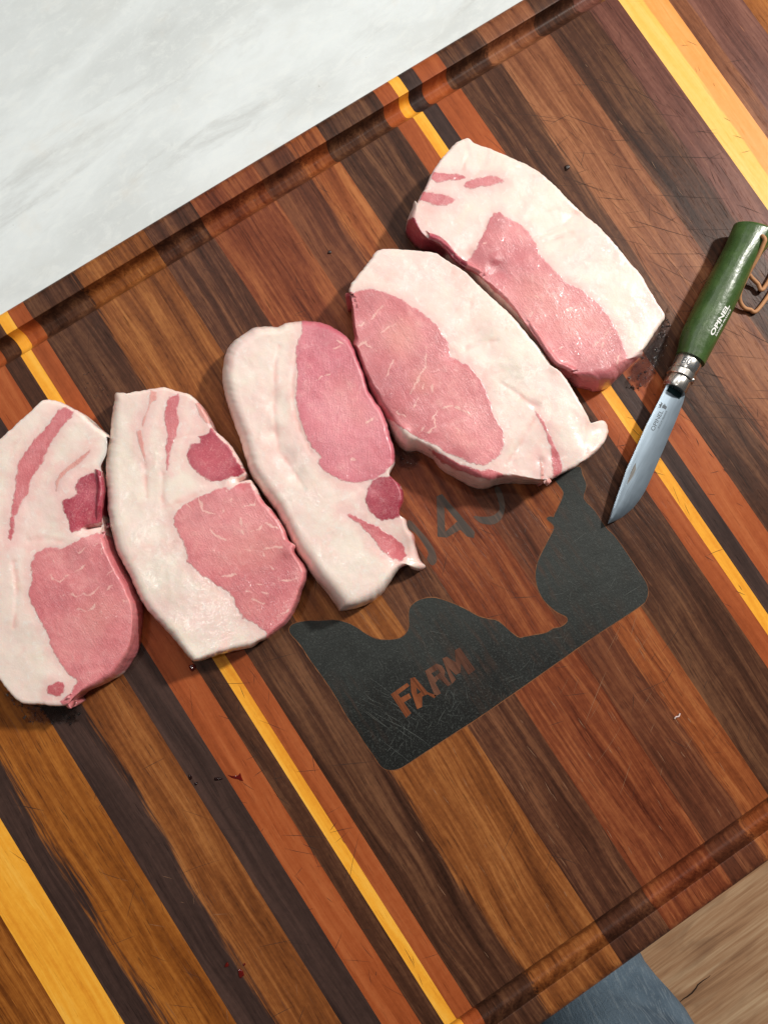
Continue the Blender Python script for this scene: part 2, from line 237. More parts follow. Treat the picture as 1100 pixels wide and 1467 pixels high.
"tones":[[44.2,119.3,11.5,0.4],[51.1,98.4,14.0,-0.5],[24.0,70.1,11.5,0.5],[44.5,56.8,10.2,0.3],[49.1,77.4,10.2,-0.4],[57.2,130.4,7.7,0.4]]},"c4":{"out":[[85.6,145.0,85.6,145.0,86.1,143.6],[94.2,148.6,94.2,148.6,94.6,147.2],[103.5,151.9,103.5,151.9,103.7,150.4],[111.6,154.7,111.6,154.7,111.7,153.2],[120.3,150.0,120.3,150.0,120.2,148.5],[128.8,143.7,128.8,143.7,128.5,142.2],[137.7,136.6,137.7,136.6,137.2,135.1],[141.3,129.6,141.3,129.6,140.7,128.2],[147.1,116.6,147.1,116.6,146.4,115.4],[149.6,104.0,149.6,104.0,148.6,102.9],[152.5,92.0,152.5,92.0,151.3,91.1],[155.3,80.1,155.3,80.1,154.0,79.5],[156.9,66.3,156.9,66.3,155.4,66.1],[158.1,54.6,158.1,54.6,156.6,54.8],[157.9,43.7,157.9,43.7,156.6,44.3],[160.4,36.7,160.4,36.7,159.1,37.4],[160.8,29.2,160.8,29.2,159.5,30.0],[160.2,20.5,160.2,20.5,159.1,21.5],[159.7,11.8,159.7,11.8,158.7,12.9],[159.0,4.1,159.0,4.1,158.1,5.3],[162.8,0.4,158.8,2.5,170.8,0.4],[162.9,-5.6,157.2,-2.4,170.8,-5.8],[157.8,-9.5,153.4,-6.6,165.5,-9.9],[151.1,-11.3,149.6,-9.5,158.4,-11.9],[144.7,-12.6,144.4,-11.0,151.8,-13.2],[137.6,-12.4,137.6,-12.4,137.1,-11.0],[129.2,-11.4,129.2,-11.4,128.9,-10.0],[120.9,-10.5,120.9,-10.5,120.8,-9.0],[114.3,-9.7,115.3,-7.7,119.8,-10.1],[105.5,-4.0,107.4,0.1,110.7,-4.2],[96.9,1.7,98.9,7.4,101.6,1.7],[85.3,5.6,90.9,12.6,89.5,5.9],[79.9,10.9,87.0,18.7,83.8,11.4],[76.2,18.6,82.2,26.3,79.9,19.5],[72.9,24.3,79.1,33.6,76.5,25.5],[71.3,29.8,75.6,40.3,74.7,31.3],[70.4,36.6,72.3,46.0,73.9,38.4],[66.3,43.7,69.6,50.8,69.5,45.8],[60.3,48.0,68.1,55.9,63.2,50.3],[58.6,54.9,66.9,60.2,61.5,57.6],[59.0,60.9,66.9,65.6,61.9,63.8],[59.2,70.6,66.4,74.8,62.1,74.0],[60.0,79.9,66.5,83.8,62.9,83.8],[61.6,87.8,66.4,90.1,64.7,92.1],[63.3,95.7,67.6,97.4,66.4,100.4],[65.8,104.9,69.3,105.4,69.0,110.1],[67.4,112.9,70.7,112.6,70.7,118.4],[70.5,116.4,72.8,115.8,74.0,122.0],[75.5,125.9,77.2,125.7,79.2,132.0],[81.2,136.8,82.2,136.2,85.1,143.5]],
"lean":{"loin_muscle":[[82.6,140.5],[88.9,140.5],[94.5,138.0],[101.4,132.1],[106.4,123.4],[111.0,114.0],[113.9,104.8],[115.6,96.5],[115.1,87.7],[113.0,81.8],[112.6,78.4],[117.6,69.7],[118.8,58.1],[117.2,46.5],[114.0,37.7],[113.4,27.4],[109.0,19.6],[103.7,15.8],[97.3,15.6],[92.3,16.1],[88.2,20.6],[82.8,28.5],[76.9,38.3],[72.5,47.7],[68.6,52.5],[65.2,58.7],[63.1,64.4],[59.4,69.5],[59.4,80.3],[62.0,96.5],[65.7,110.4],[70.3,120.1],[75.7,131.2]],
"lower_lean":[[70.4,41.9],[76.6,32.5],[83.6,21.8],[89.7,14.8],[95.2,12.5],[98.9,7.4],[97.5,3.9],[88.6,7.9],[82.4,14.6],[75.8,23.3],[71.6,31.7]],
"lean_streak":[[135.6,31.0],[135.6,25.6],[134.9,15.3],[133.5,5.4],[132.4,-2.8],[129.3,-10.6],[123.8,-11.5],[122.0,-10.2],[126.2,-4.1],[130.8,5.4],[133.6,16.1],[134.1,24.8]],
"thin_streak":[[122.9,4.3],[121.0,-2.5],[117.5,-9.1],[113.6,-9.3],[118.9,-2.9]]},"veins":[[[75.7,123.0],[86.2,122.6],[95.0,125.2]],[[68.0,112.5],[74.5,112.9],[78.3,105.0]],[[74.5,112.9],[81.6,112.9],[95.8,112.8],[100.9,112.3]],[[73.5,88.2],[78.3,91.5],[82.7,94.9]],[[80.8,73.6],[86.6,77.1],[96.0,81.8],[100.0,86.5],[103.4,91.6]],[[77.0,65.3],[82.8,68.7],[91.0,74.3]],[[72.1,52.4],[78.3,53.7],[84.5,55.1],[89.5,57.2],[97.0,55.1]],[[84.5,55.1],[81.8,49.7],[77.0,49.2]],[[93.3,71.0],[91.7,66.5]],[[90.7,45.7],[92.4,40.1]],[[72.4,71.8],[68.7,68.9],[70.8,63.9]],[[97.8,53.6],[102.8,45.0]],[[83.9,131.4],[88.9,130.9]]],
"dents":[[79.9,24.2,5.8,2.0],[66.3,49.0,4.3,1.5],[131.5,77.1,6.5,1.2],[66.5,66.8,4.0,1.2],[63.7,77.5,3.6,1.0],[64.0,56.8,2.6,-2.2],[128.0,50.4,8.7,1.0],[159.6,40.8,2.9,-1.0],[159.8,-2.7,5.8,6.0],[136.7,28.5,2.0,0.8],[121.4,0.8,1.7,0.9],[129.3,-0.8,2.0,0.6],[113.4,79.7,2.9,0.6]],
"slits":[],
"creases":[[[121.8,78.8],[131.5,77.1],[139.5,72.9]],[[128.0,50.4],[132.1,40.5],[135.0,31.4]],[[104.3,10.1],[119.4,16.4],[131.2,23.1]],[[159.7,11.8],[154.1,1.0],[145.8,-9.7]]],
"tones":[[90.8,132.5,10.8,0.9],[65.4,90.8,12.3,1.0],[62.9,70.8,9.2,1.1],[94.2,104.8,13.9,-0.9],[111.3,90.1,7.7,0.7],[89.1,75.5,9.2,-0.7],[111.2,57.6,10.8,0.3],[89.5,35.8,13.9,-0.5],[109.9,36.9,9.2,0.6],[77.9,29.1,7.7,0.8]]},"c5":{"out":[[193.4,184.0,193.4,184.0,193.3,182.5],[195.1,179.4,195.1,179.4,194.9,177.9],[199.9,172.5,199.9,172.5,199.7,171.0],[205.6,164.0,205.6,164.0,205.2,162.6],[211.3,155.5,211.3,155.5,210.7,154.2],[217.4,144.9,217.4,144.9,216.6,143.6],[220.8,133.0,220.8,133.0,219.7,132.0],[223.3,119.9,223.3,119.9,221.9,119.2],[225.7,109.6,225.7,109.6,224.3,109.3],[229.0,95.0,229.0,95.0,227.6,95.2],[231.0,81.3,231.0,81.3,229.6,81.9],[232.1,69.1,232.1,69.1,230.9,70.0],[233.3,59.8,233.3,59.8,232.1,60.8],[232.2,50.1,232.2,50.1,231.2,51.2],[231.5,41.0,231.5,41.0,230.6,42.2],[230.9,31.9,230.9,31.9,230.1,33.2],[222.4,28.0,222.4,28.0,221.7,29.3],[211.7,23.6,211.7,23.6,211.2,25.0],[201.8,20.2,202.0,22.7,211.6,21.2],[198.2,19.1,198.5,22.3,207.9,20.1],[192.7,18.0,194.3,23.5,202.1,18.9],[186.1,16.7,189.1,25.0,195.2,17.5],[179.5,15.4,183.2,26.0,188.3,16.1],[172.7,16.4,176.1,28.1,181.2,17.2],[168.2,20.8,170.3,30.6,176.5,21.8],[164.0,25.4,165.8,33.5,172.0,26.6],[162.1,32.2,163.4,36.9,170.0,33.8],[156.2,40.0,158.7,42.8,163.9,42.0],[154.3,59.0,156.9,60.7,161.8,61.9],[151.8,80.2,154.5,81.9,159.3,84.2],[148.5,97.4,151.1,99.1,155.8,102.2],[145.4,113.0,148.4,115.1,152.5,118.5],[141.5,121.7,146.1,123.6,148.4,127.7],[139.7,135.8,143.9,137.9,146.5,142.4],[133.2,142.8,139.5,145.4,139.7,149.8],[131.7,150.4,139.4,152.2,138.1,157.7],[132.2,156.8,140.5,158.1,138.6,164.4],[138.8,161.1,142.8,161.5,145.6,169.0],[142.3,163.7,144.9,163.9,149.3,171.7],[147.0,166.5,147.0,166.5,147.7,165.2],[155.8,171.4,155.8,171.4,156.4,170.0],[165.7,177.7,165.7,177.7,166.0,176.2],[175.9,181.8,175.9,181.8,176.1,180.3],[185.3,184.6,185.3,184.6,185.4,183.1]],
"lean":{"loin_muscle":[[183.8,135.9],[185.7,130.3],[189.8,123.8],[192.4,116.5],[191.6,108.4],[189.3,102.2],[190.7,91.8],[192.3,83.2],[198.3,69.8],[201.3,60.4],[202.0,50.5],[201.8,39.3],[199.7,29.4],[197.2,23.1],[199.9,18.9],[191.8,16.7],[178.6,14.1],[171.7,14.9],[167.4,19.5],[161.8,25.0],[158.4,33.6],[157.3,56.7],[155.4,78.5],[152.0,95.7],[149.1,110.8],[146.8,120.8],[152.7,121.8],[158.0,124.1],[166.4,128.3],[175.1,134.2],[180.9,137.2]],
"lean_streak":[[160.9,174.0],[165.0,176.7],[169.8,172.6],[174.9,169.0],[180.8,163.7],[178.4,162.9],[171.3,166.4],[162.5,170.1]],
"lean_streak2":[[178.6,161.8],[184.1,160.2],[193.0,156.5],[196.7,152.2],[197.1,149.1],[192.4,150.1],[183.6,153.8],[177.2,156.9],[174.8,160.3]],
"lean_streak3":[[148.1,166.7],[152.7,169.5],[158.2,166.4],[162.4,161.5],[167.4,155.4],[164.3,154.5],[155.9,157.3],[151.8,162.4]],
"dark_muscle":[[131.1,156.5],[140.0,158.1],[138.8,150.7],[140.8,143.1],[145.2,135.7],[149.2,124.4],[147.2,119.6],[141.0,129.3],[137.5,135.3],[131.0,142.3],[128.9,150.3]]},"veins":[[[165.9,124.7],[171.7,124.9],[173.2,123.0]],[[159.1,100.7],[155.8,97.1],[154.6,94.1]],[[153.0,108.3],[151.7,103.5]],[[205.5,50.1],[198.8,43.1],[191.3,40.5],[185.1,39.7]],[[188.6,36.6],[193.5,40.9],[198.8,43.1]],[[172.9,82.3],[176.0,78.5]],[[184.1,65.7],[187.2,64.7]],[[195.7,71.5],[192.6,69.7]],[[166.3,75.3],[163.8,73.1]],[[185.9,47.7],[189.2,48.4]],[[171.3,60.8],[173.5,61.2]],[[162.0,49.9],[169.0,49.1]],[[195.9,28.1],[188.8,23.3]]],
"dents":[[220.8,110.8,4.3,0.9],[205.1,107.4,8.7,0.9],[164.4,108.6,3.6,1.2],[165.8,113.4,2.0,-0.8],[154.0,120.9,3.6,1.0],[205.7,61.3,4.3,0.5]],
"slits":[],
"creases":[[[201.2,109.9],[210.1,109.0],[223.1,111.3]],[[197.1,106.8],[206.9,104.4],[213.1,102.3]],[[175.4,135.9],[166.4,128.3],[155.8,123.6]],[[192.5,184.0],[187.9,174.3],[180.7,169.1]]],
"tones":[[179.7,131.2,7.1,1.2],[159.7,121.1,9.5,1.1],[165.3,109.9,6.3,1.0],[174.7,85.0,17.4,-0.6],[185.6,106.5,7.9,0.6],[183.1,53.2,15.8,-0.7],[198.2,34.1,7.9,0.9],[175.7,26.2,14.2,1.1],[169.0,43.6,11.0,0.2]]},"inlay":[[49.5,-60.2],[45.2,-55.2],[40.7,-46.9],[35.7,-39.2],[30.1,-32.5],[24.7,-29.3],[19.2,-28.1],[14.0,-29.3],[10.4,-33.8],[8.0,-37.8],[4.2,-40.3],[-0.3,-40.6],[-6.1,-38.0],[-12.0,-33.6],[-15.6,-27.8],[-18.0,-21.9],[-21.5,-15.9],[-26.8,-10.6],[-34.0,-6.4],[-40.1,-2.4],[-48.6,0.7],[-52.3,-2.4],[-51.0,-11.8],[-50.9,-23.0],[-50.4,-31.9],[-50.0,-40.7],[-50.1,-50.4],[-50.8,-60.9],[-50.3,-69.6],[-50.4,-79.2],[-50.0,-88.0],[-49.7,-96.0],[-47.0,-100.2],[-41.3,-102.8],[-31.7,-103.2],[-4.7,-103.6],[20.0,-104.1],[92.5,-103.0],[100.6,-103.0],[128.8,-103.4],[134.9,-102.0],[138.4,-98.4],[140.2,-93.6],[140.4,-83.8],[140.5,-72.0],[140.1,-60.7],[138.7,-53.8],[138.8,-41.9],[137.4,-32.0],[143.2,-26.6],[144.9,-19.7],[145.6,-14.1],[130.5,-12.3],[129.2,-13.5],[129.5,-21.2],[127.3,-24.4],[121.9,-27.8],[117.3,-30.4],[115.9,-31.4],[114.3,-29.9],[112.4,-29.5],[111.9,-30.8],[112.9,-34.2],[112.5,-36.7],[110.0,-38.6],[105.3,-41.0],[101.2,-43.3],[96.3,-46.0],[91.5,-49.3],[87.8,-53.3],[85.0,-58.4],[83.4,-64.2],[83.2,-69.5],[84.4,-75.2],[86.2,-79.9],[88.6,-83.8],[88.4,-86.2],[86.6,-87.4],[83.0,-87.5],[78.2,-85.8],[73.3,-85.5],[67.1,-82.9],[61.7,-80.5],[57.6,-77.8],[53.7,-64.7]],
"F":[[-22.6,-64.7],[-11.1,-64.5],[-10.7,-66.7],[-19.0,-67.1],[-19.0,-69.5],[-13.4,-70.1],[-13.7,-73.0],[-18.8,-72.8],[-18.6,-80.3],[-22.5,-80.9]],
"A":[[[-8.1,-63.3],[-5.5,-64.2],[-4.1,-75.4],[-0.7,-80.0],[-2.7,-80.5],[-4.8,-76.5],[-8.1,-75.9],[-11.3,-80.8],[-14.5,-80.3],[-11.9,-70.2]],[[-8.0,-69.7],[-7.2,-73.4],[-9.8,-73.2]]],
"R":[[[1.5,-64.5],[9.4,-64.7],[11.5,-67.6],[11.3,-71.0],[9.3,-73.3],[10.1,-79.3],[7.7,-79.3],[6.1,-72.7],[2.7,-73.6],[2.2,-80.4],[-1.9,-80.0]],[[3.8,-67.7],[8.5,-68.0],[8.2,-70.2],[4.0,-70.5]]],
"M":[[13.9,-64.0],[16.7,-64.7],[19.3,-70.4],[22.6,-64.2],[26.1,-64.4],[26.5,-80.2],[21.5,-80.5],[21.5,-72.6],[18.3,-76.8],[15.3,-76.4],[13.9,-70.7],[13.8,-78.6],[10.4,-79.5]],
"bigA":[[[64.1,17.4],[67.6,16.8],[68.1,11.0],[69.5,2.4],[70.0,-3.4],[71.3,-12.9],[68.9,-15.6],[66.0,-12.7],[64.8,-7.0],[55.4,-6.5],[51.2,-3.0]],[[64.7,9.9],[66.1,-1.9],[56.5,-3.2]]],
"bigU":[[76.2,-4.7],[80.2,-7.8],[85.0,-10.4],[89.4,-10.5],[91.8,-8.9],[94.0,-3.7],[96.0,2.6],[98.7,0.9],[96.4,-7.5],[93.3,-12.0],[88.3,-15.3],[83.0,-15.1],[77.9,-11.2],[76.1,-7.3]],
"bigO":[[42.6,14.5],[44.7,4.5],[45.5,-2.5],[45.0,-9.8],[42.8,-14.8],[39.0,-15.5],[38.4,-10.8],[41.1,-8.3],[41.8,-2.3],[41.2,5.7],[39.4,11.2]],
"drop1":[[-110.2,11.6]],
"smear":[[-125.6,-51.2],[-123.4,-53.4],[-120.1,-54.8],[-119.0,-54.2],[-119.7,-56.5],[-120.2,-59.0],[-122.0,-56.7],[-124.5,-54.0]],
"dk1":[[-133.0,-48.4],[-131.7,-48.6],[-129.5,-50.7],[-129.6,-51.5],[-133.3,-49.9]],
"dk2":[[-144.2,-38.8],[-143.1,-39.9],[-143.5,-41.4],[-145.0,-41.8],[-145.0,-40.4]],
"pt":{"dk3":[-143.2,-45.3],
"crumb":[110.8,-168.1],
"d1":[246.4,144.6],
"d2":[92.3,178.3],
"d3":[201.4,233.7],
"d4":[-200.5,-103.7],
"d5":[-181.7,-139.0],
"d6":[-177.6,-147.2],
"d7":[-173.4,-144.2],
"w1":[-65.5,177.3]},"wet1":[[-207.2,60.4],[-202.6,49.0],[-193.7,41.4],[-183.4,33.9],[-174.1,33.6],[-168.9,32.2],[-175.8,26.5],[-177.3,20.6],[-185.1,22.3],[-191.8,26.8],[-199.6,31.6],[-206.7,37.7],[-204.6,43.5],[-206.8,53.2]],
"wet2":[[248.2,37.1],[242.0,25.4],[232.2,16.0],[223.6,11.2],[212.8,2.6],[203.1,3.7],[197.2,10.2],[205.2,17.9],[221.7,22.8],[236.5,28.9]],
"wet3":[[-73.7,197.8],[-58.3,192.9],[-60.9,176.9],[-70.5,173.0],[-78.1,180.4]],
"wet4":[[59.4,56.0],[66.5,55.5],[71.7,48.1],[68.8,39.9],[60.1,38.0],[54.9,43.9],[56.3,50.5]],
"blade":[[213.5,-2.7],[207.6,-6.2],[199.8,-10.6],[191.7,-15.1],[182.8,-20.7],[174.4,-26.1],[166.4,-31.0],[159.1,-36.7],[151.7,-42.3],[145.0,-47.5],[139.6,-52.1],[143.6,-52.9],[148.5,-53.5],[153.2,-53.2],[158.3,-52.5],[164.3,-50.5],[169.3,-48.2],[175.1,-44.8],[180.8,-41.1],[190.6,-34.8],[197.6,-30.3],[204.6,-25.8],[212.0,-20.8],[218.2,-16.4],[220.5,-14.2]],
"nick":[[172.9,-30.9],[171.0,-34.2],[167.6,-36.4],[164.2,-37.9],[161.5,-38.8],[164.1,-36.4],[167.9,-33.7],[170.8,-31.8]],
"handleL":[[231.0,9.9],[241.9,19.6],[256.0,27.8],[275.9,38.8],[295.0,48.7],[309.2,58.0]],
"handleR":[[239.6,-5.1],[250.5,0.5],[266.3,8.5],[280.5,16.6],[289.1,22.1],[295.4,26.3],[303.6,29.3],[309.9,31.6],[315.7,32.5],[321.0,32.6]],
"handleEnd":[[309.2,58.0],[313.4,57.3],[316.1,55.2],[317.6,50.0],[319.1,44.4],[319.9,38.5],[321.0,32.6]],
"col":[[231.4,9.6],[240.7,-2.7],[223.2,4.7],[233.9,-8.6],[221.0,4.9],[232.5,-7.9],[217.2,1.9],[228.6,-10.9],[212.7,-2.7],[221.3,-12.9]],
"lace":[[310.9,40.5],[310.3,37.7],[307.9,35.6],[302.7,31.6],[296.9,28.0],[291.7,24.0],[287.2,19.7],[285.8,15.1],[286.8,10.8],[289.4,8.1],[293.6,5.4]],
"lace2":[[298.8,27.4],[300.4,23.2],[302.1,18.9],[304.0,14.4]],
"txt":[[250.8,6.2],[270.5,15.9],[250.3,8.3],[269.3,17.8]],
"bt":[[192.6,-21.3],[209.9,-11.0],[191.3,-18.9]]}
LEG = (-54, -476)

# ------------------------------------------------------------------ node helpers
class NT:
    def __init__(s, name):
        s.m = bpy.data.materials.new(name); s.m.use_nodes = True
        s.t = s.m.node_tree; s.n = s.t.nodes
        s.b = s.n['Principled BSDF']; s.out = s.n['Material Output']
    def new(s, typ, **kw):
        n = s.n.new(typ)
        for k, v in kw.items(): setattr(n, k, v)
        return n
    def put(s, sock, v):
        if isinstance(v, bpy.types.NodeSocket): s.t.links.new(v, sock)
        elif v is not None: sock.default_value = v
    def math(s, op, a, b=None, c=None, clamp=False):
        n = s.new('ShaderNodeMath', operation=op); n.use_clamp = clamp
        s.put(n.inputs[0], a)
        if b is not None: s.put(n.inputs[1], b)
        if c is not None: s.put(n.inputs[2], c)
        return n.outputs[0]
    def obj(s): return s.new('ShaderNodeTexCoord').outputs['Object']
    def map(s, v, scale=(1, 1, 1), loc=(0, 0, 0), rot=(0, 0, 0)):
        if any(rot) and scale != (1, 1, 1): v = s.map(v, rot=rot); rot = (0, 0, 0)
        n = s.new('ShaderNodeMapping'); s.put(n.inputs[0], v)
        n.inputs['Location'].default_value = loc; n.inputs['Rotation'].default_value = rot; n.inputs['Scale'].default_value = scale
        return n.outputs[0]
    def noise(s, v, scale=1, detail=2, rough=.5, dist=0):
        n = s.new('ShaderNodeTexNoise'); s.put(n.inputs['Vector'], v)
        n.inputs['Scale'].default_value = scale; n.inputs['Detail'].default_value = detail
        n.inputs['Roughness'].default_value = rough; n.inputs['Distortion'].default_value = dist
        return n.outputs['Fac']
    def smooth(s, v, a, b, lo=0., hi=1.):
        n = s.new('ShaderNodeMapRange', interpolation_type='SMOOTHSTEP')
        s.put(n.inputs['Value'], v); s.put(n.inputs['From Min'], a); s.put(n.inputs['From Max'], b)
        n.inputs['To Min'].default_value = lo; n.inputs['To Max'].default_value = hi
        return n.outputs[0]
    def ramp(s, v, stops):
        n = s.new('ShaderNodeValToRGB'); s.put(n.inputs[0], v)
        e = n.color_ramp.elements
        while len(e) < len(stops): e.new(.5)
        for el, (p, c) in zip(e, stops): el.position = p; el.color = c if len(c) == 4 else (*c, 1)
        return n.outputs[0]
    def mix(s, f, a, b, mode='MIX'):
        n = s.new('ShaderNodeMix', data_type='RGBA', blend_type=mode)
        s.put(n.inputs[0], f); s.put(n.inputs[6], a); s.put(n.inputs[7], b)
        return n.outputs[2]
    def attr(s, name):
        return s.new('ShaderNodeAttribute', attribute_name=name).outputs['Fac']
    def bump(s, h, strength=.3, d=.001, prev=None):
        n = s.new('ShaderNodeBump'); n.inputs['Strength'].default_value = strength; n.inputs['Distance'].default_value = d
        s.put(n.inputs['Height'], h)
        if prev is not None: s.put(n.inputs['Normal'], prev)
        return n.outputs[0]
    def set(s, **kw):
        for k, v in kw.items(): s.put(s.b.inputs[k.replace('_', ' ')], v)
        return s.m

def mul(c, f): return tuple(min(1, x * f) for x in c[:3]) + (1,)

# ------------------------------------------------------------------ wood
def wood(name, dark, mid, light, alt=None, bx=0, soft=6, streak=1.0, pores=.5, wob=6.0, fig=1.0, rough=.40):
    """dark/mid/light sRGB; alt: second triple that takes over at x > bx (mm), soft edge"""
    t = NT(name); o = t.obj()
    off = (rng.uniform(0, 9), rng.uniform(0, 9), rng.uniform(0, 3))
    sw = t.noise(t.map(o, (14, 7, 14), off), 1, 2)
    wv = t.new('ShaderNodeVectorMath', operation='MULTIPLY_ADD')
    cw = t.new('ShaderNodeCombineXYZ'); t.put(cw.inputs[0], sw)
    t.put(wv.inputs[0], cw.outputs[0]); wv.inputs[1].default_value = (.012 * fig, 0, 0); t.put(wv.inputs[2], o)
    v = wv.outputs[0]
    A = t.noise(t.map(v, (120, 6, 70), off), 1, 4, .55, .7)
    B = t.noise(t.map(v, (560, 19, 330), off), 1, 4, .65, .5)
    Cc = t.noise(t.map(v, (1500, 75, 800), off), 1, 2, .5)
    D = t.noise(t.map(o, (300, 260, 300), off), 1, 4, .7)
    g = t.math('ADD', t.math('MULTIPLY', A, .55), t.math('MULTIPLY', B, .35 * streak))
    g = t.math('ADD', g, t.math('MULTIPLY', D, .16))
    c0 = .275 + .175 * streak + .08
    def rmp(d, m, l):
        return t.ramp(g, [(c0 - .15, lin(*d)), (c0, lin(*m)), (c0 + .15, lin(*l))])
    col = rmp(dark, mid, light)
    if alt:
        sx = t.new('ShaderNodeSeparateXYZ'); t.put(sx.inputs[0], o)
        wn = t.noise(t.map(o, (25, 9, 25), off), 1, 3, .55)
        xx = t.math('ADD', sx.outputs[0], t.math('MULTIPLY', t.math('SUBTRACT', wn, .5), wob * MM * 2))
        xx = t.math('ADD', xx, t.math('MULTIPLY', t.math('SUBTRACT', B, .5), soft * 4 * MM))
        f = t.smooth(xx, (bx - soft * .5) * MM, (bx + soft * .5) * MM)
        col = t.mix(f, col, rmp(*alt))
    pm = t.smooth(Cc, .60, .72)
    col = t.mix(t.math('MULTIPLY', pm, pores), col, mul(lin(*dark), .45))
    lp = t.smooth(t.noise(t.map(v, (1100, 50, 700), (off[1], off[0], 2)), 1, 2, .5), .64, .78)
    col = t.mix(t.math('MULTIPLY', lp, .38 * streak), col, mul(lin(*light), 1.35))
    rn = t.noise(t.map(o, (22, 22, 22), off), 1, 3)
    t.set(Base_Color=col, Roughness=t.math('MULTIPLY_ADD', rn, .22, rough - .08))
    h = t.math('SUBTRACT', t.math('ADD', t.math('MULTIPLY', B, .5), t.math('MULTIPLY', D, .5)), pm)
    t.set(Normal=t.bump(h, .32, .0004))
    t.b.inputs['Specular IOR Level'].default_value = .16
    return t.m

WAL = ((45, 26, 18), (78, 48, 34), (116, 78, 54))          # dark walnut
WALD = ((44, 31, 28), (64, 47, 42), (84, 62, 55))          # even dark, purple cast
BRN = ((84, 44, 22), (134, 78, 39), (176, 114, 62))        # golden brown walnut
RBR = ((78, 34, 20), (122, 62, 37), (160, 94, 56))         # red brown
TAN = ((92, 50, 32), (132, 80, 52), (166, 110, 74))
ORG = ((132, 62, 30), (162, 82, 43), (182, 102, 58))       # orange cherry
RED = ((140, 66, 38), (168, 84, 52), (188, 104, 68))
YEL = ((224, 140, 38), (246, 172, 56), (254, 194, 84))
YLP = ((240, 176, 78), (250, 192, 92), (254, 206, 118))
ORL = ((226, 142, 66), (240, 160, 84), (246, 174, 104))
PUR = ((76, 42, 35), (108, 66, 55), (134, 88, 73))
GLD = ((98, 50, 18), (146, 84, 32), (184, 116, 50))

PL = [  # x0, x1, palette, options, label
 (-420, -380, BRN, {}, None), (-380, -353, YEL, dict(streak=.5, pores=.1), None), (-353, -312, WAL, {}, None),
 (-312, -272.3, GLD, dict(streak=1.5), None),
 (-272.3, -245.3, YEL, dict(streak=.55, pores=.10), 'wide bright yellow plank'),
 (-245.3, -194, WALD, dict(alt=GLD, bx=-231, soft=7, wob=15), None),
 (-194, -145.5, WALD, dict(alt=BRN, bx=-175, soft=5, wob=7, streak=.9), None),
 (-145.5, -127, WALD, dict(streak=.8, pores=.3), None),
 (-127, -108.5, ORG, dict(streak=.6, pores=.25), 'orange plank'),
 (-108.5, -97.8, WAL, dict(streak=.8), None),
 (-97.8, -90.6, YEL, dict(streak=.45, pores=.08), 'narrow yellow plank'),
 (-90.6, -79.8, ORG, dict(streak=.6, pores=.25), 'narrow orange plank'),
 (-79.8, 4.5, WAL, dict(alt=BRN, bx=-46, soft=3, wob=5, streak=1.1), None),
 (4.5, 38, ((48, 27, 19), (82, 49, 35), (126, 82, 56)), dict(streak=1.3), None),
 (38, 83, RBR, dict(streak=1.25), None),
 (83, 129.4, ((60, 32, 22), (98, 54, 36), (134, 82, 54)), dict(alt=((96, 44, 22), (144, 78, 42), (180, 112, 64)), bx=110, soft=5, wob=8, streak=1.05), None),
 (129.4, 172, WAL, dict(streak=1.3), None),
 (172, 183.4, ORG, dict(streak=.7, pores=.25), 'narrow orange plank'),
 (183.4, 190.6, YEL, dict(streak=.45, pores=.08), 'narrow yellow plank'),
 (190.6, 201, WALD, dict(), None),
 (201, 219.3, ORG, dict(streak=.7, pores=.25), 'orange plank'),
 (219.3, 238.6, WAL, dict(streak=1.3), None),
 (238.6, 287.4, WAL, dict(alt=TAN, bx=250, soft=4, wob=4), None),
 (287.4, 337.6, WAL, dict(alt=PUR, bx=318, soft=3, wob=4), None),
 (337.6, 365, YLP, dict(alt=ORL, bx=351, soft=1.2, wob=1, streak=.5, pores=.05), 'wide yellow plank with an orange half'),
 (365, 406, TAN, dict(alt=PUR, bx=375.5, soft=1.5, wob=1.5, streak=1.2), None),
 (406, 446, GLD, {}, None), (446, 473, YEL, dict(streak=.5, pores=.1), None), (473, 513, BRN, {}, None),
]
def arc(cx, cz, r, a0, a1, n):
    return [(cx + r * math.cos(math.radians(a0 + (a1 - a0) * i / n)), cz + r * math.sin(math.radians(a0 + (a1 - a0) * i / n))) for i in range(n + 1)]
def groove(y0, y1, depth, outer, n=26):
    """juice channel from y0 to y1: steep wall towards the board's outer edge, long easy rise to the middle"""
    Q = []
    for i in range(n + 1):
        u = i / n                                   # 0 at the inner lip, 1 at the rim
        lat = u * .90 if u < .8 else .72 + .235 * math.sin((u - .8) / .2 * math.pi / 2)
        d = math.sin(min(1, u / .62) * math.pi / 2) ** 1.15 if u < .8 else math.cos((u - .8) / .2 * math.pi / 2) ** .55
        Q.append((lat, .25 + (depth - .25) * d))
    Q += [(.975, .10), (1.0, 0)]
    Q = [(-.03, 0), (0, .06)] + Q[1:]
    if outer > 0: return [(y0 + (y1 - y0) * a, TOP - d) for a, d in Q]
    return [(y1 - (y1 - y0) * a, TOP - d) for a, d in Q][::-1]
prof = [(-262, .4), (-266, 3)] + arc(-260, TOP - 8, 8, 180, 90, 8) + groove(-251.6, -235.6, 10, -1) + groove(223.6, 240.1, 10.5, 1) \
       + arc(248.5, TOP - 5.5, 5.5, 90, 0, 8) + [(254, 3), (251, .4)]
board = empty('cutting_board', (.046, -.007, 0))
tag(board, 'striped dark wood cutting board of glued planks with juice grooves on pale counter', 'cutting board')
bm_inv = Matrix.Translation(-board.location)
def on_board(o): o.matrix_parent_inverse = bm_inv; return o
